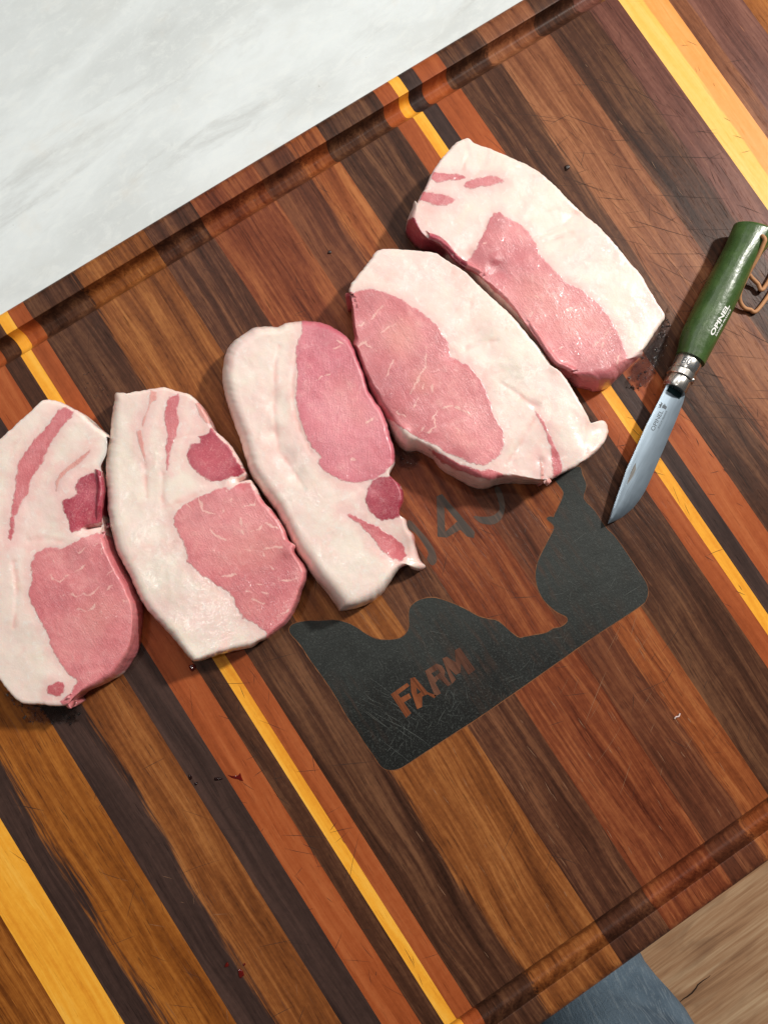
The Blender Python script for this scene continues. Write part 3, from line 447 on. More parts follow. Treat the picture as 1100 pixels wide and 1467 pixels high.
for i, (x0, x1, pal, opt, lab) in enumerate(PL):
    m = wood('wood_%02d' % i, *pal, **opt)
    n = len(prof); V = []
    for x in (x0 + .012, x1 - .012):
        V += [(x * MM, y * MM, z * MM) for y, z in prof]
    F = [(k, k + n, (k + 1) % n + n, (k + 1) % n) for k in range(n)]
    F += [tuple(range(n)), tuple(range(2 * n - 1, n - 1, -1))]
    o = mesh_obj('plank', V, F, m, board, sharp=35); on_board(o)
    bm = bmesh.new(); bm.from_mesh(o.data); bmesh.ops.recalc_face_normals(bm, faces=bm.faces); bm.to_mesh(o.data); bm.free()
    if lab: o['label'] = lab

# resin inlay -------------------------------------------------------
t = NT('dark_resin'); o_ = t.obj()
n1 = t.noise(o_, 38, 4, .6); n2 = t.noise(o_, 900, 4, .75); n3 = t.noise(t.map(o_, (160, 500, 300), rot=(0, 0, .5)), 1, 3)
sx = t.new('ShaderNodeSeparateXYZ'); t.put(sx.inputs[0], o_)
# the far side is worn matt and grey by use, the near left corner still dark
wr = t.smooth(t.math('ADD', t.math('ADD', t.math('MULTIPLY', sx.outputs[0], 3.0), t.math('MULTIPLY', sx.outputs[1], 7.0)), t.math('MULTIPLY', n1, .7)), -.35, .25)
c = t.mix(wr, lin(20, 20, 19), lin(52, 55, 53))
c = t.mix(t.math('MULTIPLY', t.smooth(n2, .5, .72), .5), c, lin(92, 98, 94))
c = t.mix(t.math('MULTIPLY', t.smooth(n3, .3, .6), .25), c, lin(30, 34, 32))
nw = t.noise(t.map(o_, (300, 40, 200)), 1, 4, .6); nl = t.noise(o_, 17, 4, .6)
c = t.mix(t.math('MULTIPLY', t.math('MULTIPLY', t.smooth(nw, .42, .7), t.smooth(nl, .45, .7)), .75), c, lin(78, 56, 44))
c = t.mix(t.math('MULTIPLY', t.smooth(t.noise(o_, 300, 5, .75, 1.5), .54, .7), .45), c, lin(16, 17, 16))
t.set(Base_Color=c, Roughness=t.math('MULTIPLY_ADD', n2, .3, .40), Normal=t.bump(n2, .5, .0005)); t.b.inputs['Specular IOR Level'].default_value = .22
RESIN = t.m
def smooth_loop(lp, n=4): return [tuple(p) for p in catmull(lp, n, True)]
inlay = on_board(poly_solid('resin_inlay', [smooth_loop(D['inlay'], 3)], TOP - .3, TOP + .10, RESIN, board))
inlay['label'] = 'dark grey inlay with silhouette edges and the word FARM'
lp_ = np.array(smooth_loop(D['inlay'], 3)); tg = np.roll(lp_, -1, 0) - np.roll(lp_, 1, 0); tg /= np.linalg.norm(tg, axis=1)[:, None]
nm_ = np.stack([tg[:, 1], -tg[:, 0]], 1)
if np.sum(lp_[:, 0] * np.roll(lp_[:, 1], -1) - lp_[:, 1] * np.roll(lp_[:, 0], -1)) < 0: nm_ = -nm_
V = []; F = []; m = len(lp_)
for p_, q_ in zip(lp_, nm_):
    wd_ = .42 + .25 * math.sin(p_[0] * .9) * math.sin(p_[1] * .7)
    V += [((p_[0] - q_[0] * .1) * MM, (p_[1] - q_[1] * .1) * MM, (TOP + .05) * MM), ((p_[0] + q_[0] * wd_) * MM, (p_[1] + q_[1] * wd_) * MM, (TOP + .05) * MM)]
for k in range(m): F.append((2 * k, 2 * k + 1, 2 * ((k + 1) % m) + 1, 2 * ((k + 1) % m)))
mesh_obj('edge_line', V, F, wood('edge_wood', (92, 54, 34), (122, 78, 50), (146, 98, 64)), inlay, smooth=False)
W_F = wood('letter_wood_light', (92, 50, 30), (128, 72, 44), (150, 92, 58), streak=1.2); W_R = wood('letter_wood_dark', (62, 38, 29), (90, 58, 45), (112, 76, 59), streak=1.2)
for nm, lp, mt in (('letter', [D['F']], W_F), ('letter', D['A'], W_F), ('letter', D['R'], W_R), ('letter', [D['M']], W_R)):
    poly_solid(nm, lp, TOP, TOP + .22, mt, inlay)
t = NT('stained_letter'); o_ = t.obj(); nn = t.noise(t.map(o_, (700, 30, 300)), 1, 3)
t.set(Base_Color=t.mix(t.smooth(nn, .35, .7), lin(54, 44, 36), lin(88, 64, 50)), Roughness=.5)
for lp in (D['bigA'], [smooth_loop(D['bigU'])], [smooth_loop(D['bigO'])]):
    on_board(poly_solid('inlaid_letter', lp, TOP - .3, TOP + .07, t.m, board))

# knife marks -------------------------------------------------------
def marks(name, spec, mat, z, parent):
    V = []; F = []
    for (x0, x1, y0, y1, cnt, amin, amax, lmin, lmax, wd) in spec:
        for _ in range(cnt):
            x = rng.uniform(x0, x1); y = rng.uniform(y0, y1); a = math.radians(rng.uniform(amin, amax)); L = rng.uniform(lmin, lmax) * rng.uniform(.4, 1)
            bend = rng.uniform(-.12, .12); wdt = wd * rng.uniform(.5, 1.2); b0 = len(V); ns = 6
            for k in range(ns + 1):
                s = k / ns - .5; aa = a + bend * s
                px = x + L * s * math.cos(aa); py = y + L * s * math.sin(aa)
                wl = wdt * (1 - (2 * abs(s)) ** 2 * .9) * rng.uniform(.6, 1.2)
                nx, ny = -math.sin(aa) * wl / 2, math.cos(aa) * wl / 2
                V += [((px + nx) * MM, (py + ny) * MM, z * MM), ((px - nx) * MM, (py - ny) * MM, z * MM)]
            for k in range(ns): F.append((b0 + 2 * k, b0 + 2 * k + 1, b0 + 2 * k + 3, b0 + 2 * k + 2))
    o = mesh_obj(name, V, F, mat, parent, smooth=False); o['kind'] = 'stuff'
    return on_board(o) if parent is board else o
t = NT('cut_dark'); t.set(Base_Color=lin(44, 26, 18), Roughness=.8); CUT = t.m
t = NT('cut_pale'); t.set(Base_Color=lin(150, 112, 84), Roughness=.7); CUTP = t.m
t = NT('scratch_pale'); t.set(Base_Color=lin(92, 96, 92), Roughness=.6); SCR = t.m
marks('knife_marks', [
    (215, 335, -60, 200, 120, 80, 150, 14, 60, .30), (215, 335, -60, 200, 60, 0, 180, 8, 30, .26),
    (-250, -60, -210, 0, 70, 20, 175, 8, 34, .26), (172, 222, -160, 0, 36, 70, 175, 5, 16, .34),
    (-130, -80, -230, -10, 30, 0, 180, 5, 16, .32), (90, 170, -200, 20, 40, 10, 170, 8, 34, .24),
    (-40, 90, -200, 90, 45, 20, 170, 8, 30, .24), (-60, 120, 120, 215, 20, 20, 170, 8, 26, .22), (340, 400, 60, 180, 14, 60, 170, 5, 14, .26)], CUT, TOP + .05, board)
marks('pale_knife_marks', [(60, 128, -190, -110, 16, 20, 40, 10, 42, .2), (-60, 120, -230, -110, 60, 84, 97, 4, 12, .26),
    (220, 330, -40, 200, 40, 80, 100, 4, 14, .2), (-230, -150, -230, -60, 16, 50, 150, 4, 14, .18)], CUTP, TOP + .055, board)
sc = marks('scratches', [(-44, 20, -98, -45, 40, 50, 150, 4, 16, .13), (-42, -15, -92, -55, 22, 98, 125, 10, 44, .17), (-44, 10, -100, -78, 30, 10, 60, 4, 12, .15),
    (90, 136, -96, -20, 26, 0, 180, 4, 14, .13), (30, 90, -100, -88, 10, 10, 170, 6, 20, .13)], SCR, TOP + .14, inlay)

# ------------------------------------------------------------------ meat
def fat_mat():
    t = NT('pork_fat'); o = t.obj()
    ld = t.attr('lean_d'); wl = t.attr('wall')
    n1 = t.noise(o, 28, 4, .55); n2 = t.noise(o, 110, 4, .6); n3 = t.noise(o, 700, 4, .7)
    nb = t.noise(o, 45, 5, .62, .6)
    c = t.mix(t.smooth(n1, .36, .66), lin(249, 232, 220), lin(250, 220, 212))
    c = t.mix(t.math('MULTIPLY', t.smooth(nb, .52, .7), .5), c, lin(244, 200, 192)); c = t.mix(t.math('MULTIPLY', t.smooth(nb, .46, .3), .6), c, lin(246, 228, 212))
    c = t.mix(t.math('MULTIPLY', t.smooth(n2, .5, .75), .35), c, lin(247, 214, 202))
    # pink bleeding of the fat against the lean
    e = t.math('ADD', ld, t.math('MULTIPLY', t.math('SUBTRACT', n2, .5), 6))
    c = t.mix(t.math('MULTIPLY', t.smooth(e, -7.5, -.2), .42), c, lin(238, 182, 180))
    c = t.mix(t.math('MULTIPLY', t.smooth(wl, .2, .9), .30), c, lin(240, 205, 190))
    c = t.mix(t.math('MULTIPLY', t.attr('crease'), .6), c, lin(240, 186, 176))
    f = t.noise(t.map(o, (240, 240, 240)), 1, 5, .7, .6)
    c = t.mix(t.math('MULTIPLY', t.smooth(f, .54, .70), .5), c, lin(255, 246, 240))
    t.set(Base_Color=c, Roughness=t.math('MULTIPLY_ADD', n1, .5, .12))
    h = t.math('ADD', t.math('MULTIPLY', n3, .35), t.math('ADD', t.math('MULTIPLY', n2, .9), t.math('MULTIPLY', f, .6)))
    t.set(Normal=t.bump(h, .26, .0008))
    b = t.b.inputs
    wn = t.noise(o, 60, 3, .6); t.set(Coat_Weight=t.smooth(wn, .40, .58, .1, 1.0)); b['Coat Roughness'].default_value = .14
    t.set(Coat_Normal=t.bump(t.noise(o, 420, 3, .55), .30, .0010))
    b['Subsurface Weight'].default_value = .55; b['Subsurface Radius'].default_value = (1.0, .55, .42); b['Subsurface Scale'].default_value = .003
    b['Specular IOR Level'].default_value = .45
    return t.m
def lean_mat(name, cd, cm, cl, gran=1.0, rough=.3, fib=0.0, vein=1.0):
    t = NT(name); o = t.obj()
    ve = t.attr('vein'); sd = t.attr('sd')
    n1 = t.noise(o, 34, 3, .55); n2 = t.noise(o, 190, 4, .65, .4); n3 = t.noise(o, 1100, 3, .7)
    fb = t.noise(t.map(o, (900, 160, 300), rot=(0, 0, fib)), 1, 3, .6, .8)
    n0 = t.noise(o, 17, 3, .5, .5)
    g = t.math('ADD', t.math('MULTIPLY', n1, .6), t.math('MULTIPLY', n2, .4))
    c = t.ramp(g, [(.34, lin(*cd)), (.5, lin(*cm)), (.66, lin(*cl))])
    c = t.mix(t.math('MULTIPLY', t.smooth(n0, .5, .66), .55), c, lin(*cl)); c = t.mix(t.math('MULTIPLY', t.smooth(n0, .5, .34), .55), c, mul(lin(*cd), .92))
    tn = t.attr('tone'); c = t.mix(t.smooth(tn, .1, 1.2, 0, .75), c, mul(lin(*cd), .82)); c = t.mix(t.smooth(tn, -.1, -1.0, 0, .7), c, lin(232, 158, 148))
    c = t.mix(t.math('MULTIPLY', t.smooth(n3, .52, .72), .34), c, lin(240, 186, 184))
    c = t.mix(t.math('MULTIPLY', t.smooth(fb, .56, .74), .22), c, lin(240, 190, 188))
    # deeper red rim just inside the muscle's edge, pale fibres at the border itself
    c = t.mix(t.math('MULTIPLY', t.smooth(sd, 4.5, 1.0), .28), c, lin(*cd))
    c = t.mix(t.math('MULTIPLY', t.math('ADD', t.smooth(sd, .9, .0), t.math('MULTIPLY', t.math('SUBTRACT', n2, .55), 1.2), clamp=True), .6), c, lin(242, 206, 198))
    v = t.math('MULTIPLY', t.smooth(t.math('ADD', ve, t.math('MULTIPLY', t.math('SUBTRACT', n3, .5), .5)), .35, .85), .72 * vein)
    c = t.mix(v, c, lin(244, 200, 190))
    t.set(Base_Color=c, Roughness=t.math('MULTIPLY_ADD', n1, .5, rough - .2))
    h = t.math('ADD', t.math('MULTIPLY', n3, .55 * gran), t.math('ADD', t.math('MULTIPLY', n2, .8), t.math('MULTIPLY', fb, .5)))
    t.set(Normal=t.bump(h, .5, .0008))
    b = t.b.inputs
    wn = t.noise(o, 75, 3, .6); t.set(Coat_Weight=t.smooth(wn, .38, .6, .1, .9)); b['Coat Roughness'].default_value = .10
    t.set(Coat_Normal=t.bump(t.noise(o, 520, 3, .6), .45, .0010))
    b['Subsurface Weight'].default_value = .3; b['Subsurface Radius'].default_value = (1.0, .35, .3); b['Subsurface Scale'].default_value = .0013
    b['Specular IOR Level'].default_value = .5
    return t.m
FAT = fat_mat()
LOIN = lean_mat('lean_pink', (208, 112, 120), (224, 134, 138), (234, 156, 156))
LOIN2 = lean_mat('lean_rose', (206, 104, 120), (220, 124, 138), (230, 146, 154), fib=.6)
DARKM = lean_mat('lean_dark', (160, 46, 68), (184, 66, 86), (204, 94, 108), fib=1.0)
STRK = lean_mat('lean_streak_pink', (202, 98, 106), (214, 118, 124), (226, 142, 144), fib=.4)
PALE = lean_mat('lean_pale', (224, 150, 142), (230, 166, 156), (236, 184, 172))
MATS = dict(lean_streak=STRK, thin_streak=PALE, dark_muscle=DARKM, small_muscle=STRK, pale_edge_lean=PALE, lower_lean=STRK)

def make_chop(key, label, seed, loin, h=25.0, N=720, NR=110, over=None):
    d = D[key]; over = over or {}
    rows = np.array(d['out'])
    dense = catmull(rows, 8, True)
    P = resample(dense, N)
    Sf, E, B = P[:, 0:2], P[:, 2:4], P[:, 4:6]
    # fine raggedness of the cut outline
    rag = (pnoise(E[:, 0] / 6, E[:, 1] / 6, seed) * .38 + pnoise(E[:, 0] / 2.2, E[:, 1] / 2.2, seed + 3) * .28)
    cen = E.mean(0) * .5 + (E.min(0) + E.max(0)) * .25
    dirn = E - cen; dirn /= np.linalg.norm(dirn, axis=1)[:, None]
    seen = np.linalg.norm(Sf - E, axis=1) > .8; pr = ((B - E) * dirn).sum(1)
    mv = np.where(seen, np.minimum(pr - .6, 0), 0.)
    for _ in range(14): mv = (np.roll(mv, 1) + 2 * mv + np.roll(mv, -1)) / 4
    E = E + dirn * mv[:, None]; B = np.where(seen[:, None], B, E - dirn * .5)
    E = E + dirn * rag[:, None]; B = B + dirn * rag[:, None]; Sf = Sf + dirn * rag[:, None]
    wall = np.clip(((B - E) * dirn).sum(1), 0, None)
    for _ in range(6): wall = (np.roll(wall, 1) + wall + np.roll(wall, -1)) / 3
    rs = np.clip(1.3 - 4 * wall, .0, 1.3)
    X = []; Z = []; FL = []; WF = []
    NW = 16
    def relief(x, y):
        z = pnoise(x / 34, y / 34, seed) * .9 + pnoise(x / 13, y / 13, seed + 1) * .26 + pnoise(x / 4.5, y / 4.5, seed + 2) * .07
        for dx, dy, r, am in d['dents']:
            z = z - am * np.exp(-((x - dx) ** 2 + (y - dy) ** 2) / (2 * (r * 1.0) ** 2))
        for cr in d['creases']:
            q = seg_dist(np.stack([x, y], 1), cr, False)
            z = z - .22 * np.exp(-(q / 1.5) ** 2)
        for sl in d['slits']:
            q = seg_dist(np.stack([x, y], 1), sl, False)
            z = z - 8 * np.exp(-(q / .75) ** 2)
        return z
    rel_e = relief(E[:, 0], E[:, 1])
    for k in range(NW):
        a = k / (NW - 1) * math.pi / 2; n = 2.5
        latf = 1 - math.cos(a) ** (2 / n) if k < NW - 1 else 1.0
        zf = math.sin(a) ** (2 / n)
        bul = math.sin(min(1, k / (NW - 1)) * math.pi) * .9
        xy = B + (E - B) * latf + dirn * (bul * np.clip(1 - wall / 6, 0, 1))[:, None]
        xy = xy + dirn * (pnoise(np.full(N, k * .45) + E[:, 0] / 9, E[:, 1] / 9, seed + 7) * .25 * math.sin(k / (NW - 1) * math.pi))[:, None]
        X.append(xy); Z.append((h - rs + rel_e) * zf + .15); FL.append(E + (Sf - E) * (1 - latf)); WF.append(np.full(N, 1 - zf))
    for k in range(1, NR):
        f = (k / NR) ** 1.35
        xy = E + (cen - E) * f
        dd = np.linalg.norm(xy - E, axis=1)
        q = np.clip(1 - dd / (rs * 1.6 + 1e-4), 0, 1)
        sh = rs * (1 - np.sqrt(np.clip(1 - q * q, 0, 1)))
        X.append(xy); Z.append(h - sh + relief(xy[:, 0], xy[:, 1]) + .15); FL.append(xy); WF.append(np.zeros(N))
    nr = len(X)
    XY = np.concatenate(X + [cen[None]]); ZZ = np.concatenate(Z + [h + relief(cen[None, 0], cen[None, 1]) + .15]); FLT = np.concatenate(FL + [cen[None]]); WW = np.concatenate(WF + [[0.]])
    V = np.column_stack([XY, ZZ + TOP])
    idx = np.arange(nr * N).reshape(nr, N)
    a, b = idx[:-1], idx[1:]
    quads = np.stack([a, np.roll(a, -1, 1), np.roll(b, -1, 1), b], -1).reshape(-1, 4)
    last = idx[-1]; c_i = nr * N
    tris = np.stack([last, np.roll(last, -1), np.full(N, c_i)], -1)
    # orientation: outline direction
    area2 = np.sum(E[:, 0] * np.roll(E[:, 1], -1) - E[:, 1] * np.roll(E[:, 0], -1))
    if area2 < 0: quads = quads[:, ::-1]; tris = tris[:, ::-1]
    base = idx[0]; bc = c_i + 1
    Vb = np.vstack([V, [cen[0], cen[1], TOP + .15]])
    bt = np.stack([np.roll(base, -1), base, np.full(N, bc)], -1)
    if area2 < 0: bt = bt[:, ::-1]
    # normals
    T = np.vstack([quads[:, [0, 1, 2]], quads[:, [0, 2, 3]], tris])
    fn = np.cross(V[T[:, 1]] - V[T[:, 0]], V[T[:, 2]] - V[T[:, 0]])
    Nn = np.zeros_like(V)
    for j in range(3):
        for ax in range(3): Nn[:, ax] += np.bincount(T[:, j], fn[:, ax], len(V))
    Nn /= (np.linalg.norm(Nn, axis=1)[:, None] + 1e-12)
    px, py = FLT[:, 0], FLT[:, 1]
    jag = pnoise(px / 7, py / 7, seed + 13) * .7 + pnoise(px / 2.4, py / 2.4, seed + 11) * .6 + pnoise(px / 1.0, py / 1.0, seed + 12) * .38
    root = empty('pork_chop', (cen[0] * MM, cen[1] * MM, TOP * MM))
    tag(root, label, 'pork chop', 'raw pork chops in a row on the board')
    inv = Matrix.Translation(-root.location)
    alls = np.full(len(V), -50.0)
    ve = np.zeros(len(V))
    wob = np.stack([px + pnoise(px / 3, py / 3, seed + 21) * .8, py + pnoise(px / 3, py / 3, seed + 22) * .8], 1)
    for ln in d['veins']:
        wv = .42 + .25 * rng.random()
        q_ = seg_dist(wob, ln, False); wn_ = wv * (1 + .8 * pnoise(px / 4, py / 4, seed + 23))
        ve = np.maximum(ve, (.8 * np.exp(-(q_ / np.maximum(wn_, .15)) ** 2) + .25 * np.exp(-(q_ / 1.4) ** 2)) * np.clip(.75 + .9 * pnoise(px / 5, py / 5, seed + 24), .15, 1))
    crs = np.zeros(len(V))
    for ln in d['creases']: crs = np.maximum(crs, np.exp(-(seg_dist(wob, ln, False) / 1.5) ** 2))
    crs *= np.clip(.5 + 1.1 * pnoise(px / 6, py / 6, seed + 41), 0, 1)
    # fine natural marbling
    r1 = np.abs(pnoise(px / 7, py / 13, seed + 31)); msk = np.clip(pnoise(px / 14, py / 14, seed + 32) * 2 - .15, 0, 1)
    ve = np.maximum(ve, np.exp(-(r1 / .022) ** 2) * msk * .75)
    tone = np.zeros(len(V))
    for tx_, ty_, tr_, ta_ in d['tones']: tone += ta_ * np.exp(-((wob[:, 0] - tx_) ** 2 + (wob[:, 1] - ty_) ** 2) / (2 * (tr_ * .75) ** 2))
    for name, poly in d['lean'].items():
        nm = name.rstrip('0123456789')
        small = 0.55 if nm in ('thin_streak', 'pale_edge_lean') else 1.0
        sd = sdf(FLT, poly) + jag * small
        alls = np.maximum(alls, sd)
        keep = sd > -1.1
        qk = quads[keep[quads].any(1)]; tk = tris[keep[tris].any(1)]
        used = np.unique(np.r_[qk.reshape(-1), tk.reshape(-1)])
        if len(used) < 8: continue
        re = np.full(len(V), -1); re[used] = np.arange(len(used)); m = len(used)
        off = np.clip(sd[used] * .35, -.75, .10)
        Vo = V[used] + Nn[used] * off[:, None]
        Vi = V[used] - Nn[used] * 2.6; Vi[:, 2] = np.maximum(Vi[:, 2], TOP + .2)
        q1 = re[qk]; t1 = re[tk]
        ed = np.vstack([q1[:, [0, 1]], q1[:, [1, 2]], q1[:, [2, 3]], q1[:, [3, 0]], t1[:, [0, 1]], t1[:, [1, 2]], t1[:, [2, 0]]])
        key_ = np.minimum(ed[:, 0], ed[:, 1]) * m + np.maximum(ed[:, 0], ed[:, 1])
        _, first, cnt = np.unique(key_, return_index=True, return_counts=True)
        be = ed[first[cnt == 1]]
        side = np.stack([be[:, 1], be[:, 0], be[:, 0] + m, be[:, 1] + m], -1)
        Q = np.vstack([q1, q1[:, ::-1] + m, side]); TT = np.vstack([t1, t1[:, ::-1] + m])
        mt = over.get(name) or (loin if nm == 'loin_muscle' else MATS[nm])
        at = dict(tone=np.r_[tone[used], np.zeros(m)], sd=np.r_[sd[used], np.full(m, 2.)], vein=np.r_[ve[used], np.zeros(m)])
        o = np_mesh(nm, np.vstack([Vo, Vi]) * MM, Q, TT, mt, root, at)
        o.matrix_parent_inverse = inv
    o = np_mesh('fat', Vb * MM, quads, np.vstack([tris, bt]), FAT, root, dict(crease=np.r_[crs, 0.], lean_d=np.r_[alls, -50.], wall=np.r_[WW, 1.]))
    o.matrix_parent_inverse = inv
    return root

make_chop('c1', 'raw pork chop at the left edge with a long pink streak down its fat', 1, LOIN)
make_chop('c2', 'raw pork chop with thin streaks, second from the left, wide white fat side', 2, LOIN)
make_chop('c3', 'middle raw pork chop with smooth oval rose lean and curved white fat rim', 3, LOIN2)
make_chop('c4', 'veined raw pork chop with curling fat tail, touching the middle chop', 4, LOIN)
make_chop('c5', 'raw pork chop nearest the green knife with broad cream fat edge', 5, LOIN)

# ------------------------------------------------------------------ pocket knife
t = NT('green_lacquer'); o_ = t.obj()
n1 = t.noise(o_, 120, 4, .6); n2 = t.noise(t.map(o_, (500, 500, 500)), 1, 3)
n0 = t.noise(t.map(o_, (60, 400, 400), rot=(0, 0, -.49)), 1, 3)
c = t.mix(t.smooth(n1, .35, .7), lin(58, 82, 40), lin(72, 98, 50)); c = t.mix(t.math('MULTIPLY', t.smooth(n0, .45, .7), .4), c, lin(46, 72, 32))
c = t.mix(t.smooth(n2, .76, .80), c, lin(170, 180, 140))
t.set(Base_Color=c, Roughness=t.math('MULTIPLY_ADD', n2, .2, .2), Normal=t.bump(t.math('ADD', n1, t.math('MULTIPLY', n0, .6)), .25, .0012))
GREEN = t.m
def metal(name, c, r, aniso=0):
    t = NT(name); o = t.obj(); n = t.noise(t.map(o, (90, 1500, 400), rot=(0, 0, -.5)), 1, 3)
    t.set(Base_Color=lin(*c), Metallic=1.0, Roughness=t.math('MULTIPLY_ADD', n, .14, r - .07), Normal=t.bump(n, .05, .0003))
    return t.m
STEEL = metal('ring_steel', (222, 218, 212), .28)
BLADE = metal('blade_steel', (176, 193, 208), .40)
t = NT('white_print'); t.set(Base_Color=lin(240, 240, 236), Roughness=.5); WHITE = t.m
t = NT('etch_grey'); t.set(Base_Color=lin(92, 98, 104), Metallic=.6, Roughness=.55); ETCH = t.m
t = NT('slot_dark'); t.set(Base_Color=lin(26, 50, 56), Metallic=.7, Roughness=.4); SLOT = t.m
t = NT('leather'); o_ = t.obj(); n1 = t.noise(o_, 300, 4, .6)
t.set(Base_Color=t.mix(n1, lin(168, 112, 70), lin(208, 154, 108)), Roughness=.65, Normal=t.bump(n1, .3, .0004)); LEATHER = t.m

knife = empty('pocket_knife', (.235, .002, TOP * MM))
tag(knife, 'open pocket knife with green handle and leather lace lying right of the chops', 'knife')
kinv = Matrix.Translation(-knife.location)
def kp(o): o.matrix_parent_inverse = kinv; return o
A0 = np.array([235.3, 2.4]); ax = np.array([.884, .468]); ax /= np.linalg.norm(ax); nx_ = np.array([-ax[1], ax[0]])
def sd_(p): p = np.asarray(p, float) - A0; return np.stack([p @ ax, p @ nx_], -1)
HL = sd_(D['handleL']); HR = sd_([*D['handleR'][:8], (316.5, 32.8), (323, 33.0), (327, 33.2)])
HL[0, 0] = HR[0, 0] = 0
ZC = 10.2
def edges(s):
    return np.interp(s, HL[:, 0], HL[:, 1]), np.interp(s, HR[:, 0], HR[:, 1])
ss = np.linspace(-5, 110, 400)
k_ = np.ones(25) / 25
eL = np.convolve(np.pad(np.array([edges(s)[0] for s in ss]), 12, mode='edge'), k_, 'valid')
eR = np.convolve(np.pad(np.array([edges(s)[1] for s in ss]), 12, mode='edge'), k_, 'valid')
def sec(s):
    l, r = np.interp(s, ss, eL), np.interp(s, ss, eR)
    hh = np.interp(s, [0, 15, 45, 75, 95], [8.6, 9.6, 10.0, 9.3, 8.6])
    return (l + r) / 2, (l - r) / 2, hh
def send(d): return 93.0 - .18 * (d + 8)          # slanted butt
NS, NA = 70, 40
V = []; F = []
for i in range(NS + 1):
    u = i / NS; s_ = u * 90
    c_, w_, h_ = sec(s_)
    for k in range(NA):
        a = 2 * math.pi * k / NA
        dd = c_ + w_ * math.copysign(abs(math.cos(a)) ** .92, math.cos(a)); zz = ZC + h_ * math.copysign(abs(math.sin(a)) ** .92, math.sin(a)) + (h_ - 10.0) * -.2
        sp = s_ * send(dd) / 90.0
        p = A0 + ax * sp + nx_ * dd
        V.append((p[0] * MM, p[1] * MM, (TOP + zz) * MM))
for j, (ins, ds) in enumerate(((.97, .5), (.90, 1.1), (.78, 1.5), (.4, 1.8))):
    c_, w_, h_ = sec(90)
    for k in range(NA):
        a = 2 * math.pi * k / NA
        dd = c_ + w_ * ins * math.cos(a); zz = ZC + h_ * ins * math.sin(a)
        p = A0 + ax * (send(dd) + ds) + nx_ * dd
        V.append((p[0] * MM, p[1] * MM, (TOP + zz) * MM))
R_ = NS + 5
for i in range(R_ - 1):
    for k in range(NA):
        F.append((i * NA + k, (i + 1) * NA + k, (i + 1) * NA + (k + 1) % NA, i * NA + (k + 1) % NA))
F.append(tuple(range(NA))); F.append(tuple((R_ - 1) * NA + k for k in range(NA))[::-1])
def fix(o):
    bm = bmesh.new(); bm.from_mesh(o.data); bmesh.ops.recalc_face_normals(bm, faces=bm.faces); bm.to_mesh(o.data); bm.free(); return o
handle = kp(fix(mesh_obj('handle', V, F, GREEN, knife, sharp=50)))

def lathe(name, prof_, mat, c=(0.2, 9.6), nseg=48, arcspan=None, parent=None):
    """profile of (s, radius) turned about the knife axis"""
    V = []; F = []
    a0, a1 = arcspan or (0, 2 * math.pi)
    full = arcspan is None; cnt = nseg if full else nseg + 1
    for s_, r in prof_:
        for k in range(cnt):
            a = a0 + (a1 - a0) * k / nseg
            p = A0 + ax * s_ + nx_ * (c[0] + r * math.cos(a))
            V.append((p[0] * MM, p[1] * MM, (TOP + c[1] + r * math.sin(a)) * MM))
    for i in range(len(prof_) - 1):
        for k in range(nseg if full else nseg):
            k2 = (k + 1) % cnt
            F.append((i * cnt + k, i * cnt + k2, (i + 1) * cnt + k2, (i + 1) * cnt + k))
    return kp(fix(mesh_obj(name, V, F, mat, parent or knife, sharp=40)))
collar = lathe('collar', [(0.4, 0), (.4, 7.9), (.0, 8.1), (-8.2, 7.6), (-8.6, 7.3), (-8.6, 0)], STEEL)
lathe('locking_ring', [(-8.9, 7.0), (-8.9, 8.1), (-9.3, 8.45), (-12.6, 8.3), (-13.0, 7.9), (-13.0, 7.0)], STEEL)
lathe('ferrule', [(-13.3, 5.0), (-13.3, 7.3), (-14.0, 7.55), (-20.2, 7.35), (-20.8, 7.0), (-20.8, 0)], STEEL)
lathe('collar_seam', [(-8.4, 7.2), (-8.4, 7.45), (-9.1, 7.45), (-9.1, 7.2)], SLOT)
# ring's stop bead
bm = bmesh.new(); bmesh.ops.create_uvsphere(bm, u_segments=16, v_segments=10, radius=1.5 * MM)
me = bpy.data.meshes.new('ring_bead'); bm.to_mesh(me); bm.free(); me.materials.append(STEEL)
for p_ in me.polygons: p_.use_smooth = True
bead = link(bpy.data.objects.new('ring_bead', me), knife); p = A0 + ax * -12.2 + nx_ * -5.6
bead.location = (p[0] * MM, p[1] * MM, (TOP + 14.8) * MM); kp(bead)
# blade
bl = np.array(D['blade']); sp = sd_(bl[:11]); ed = sd_(np.vstack([bl[10:], ]))
sp = sp[np.argsort(sp[:, 0])]; ed = ed[np.argsort(ed[:, 0])]
tip = sp[0, 0]; heel = -20.3
NB, MB = 90, 14
V = []; F = []
def zmid(s_): return 9.4 - 5.6 * ((heel - s_) / (heel - tip))
for i in range(NB + 1):
    u = i / NB; s_ = heel + (tip - heel) * (1 - (1 - u) ** 1.35)
    dS = np.interp(s_, sp[:, 0], sp[:, 1]); dE = np.interp(s_, ed[:, 0], ed[:, 1])
    if i == NB: dE = dS
    wv = dS - dE
    for sg in (1, -1):
        for j in range(MB + 1):
            q = j / MB
            thick = (.12 + .85 * min(1, q * 1.6) ** .8) * min(1, wv / 4 + .05)
            if q > .96: thick *= .62
            z = zmid(s_) + sg * thick + (q - .5) * wv * .16 + .5 * math.sin(q * math.pi) * min(1, wv / 10) * 1.0
            p = A0 + ax * s_ + nx_ * (dE + wv * q)
            V.append((p[0] * MM, p[1] * MM, (TOP + z) * MM))
W2 = 2 * (MB + 1)
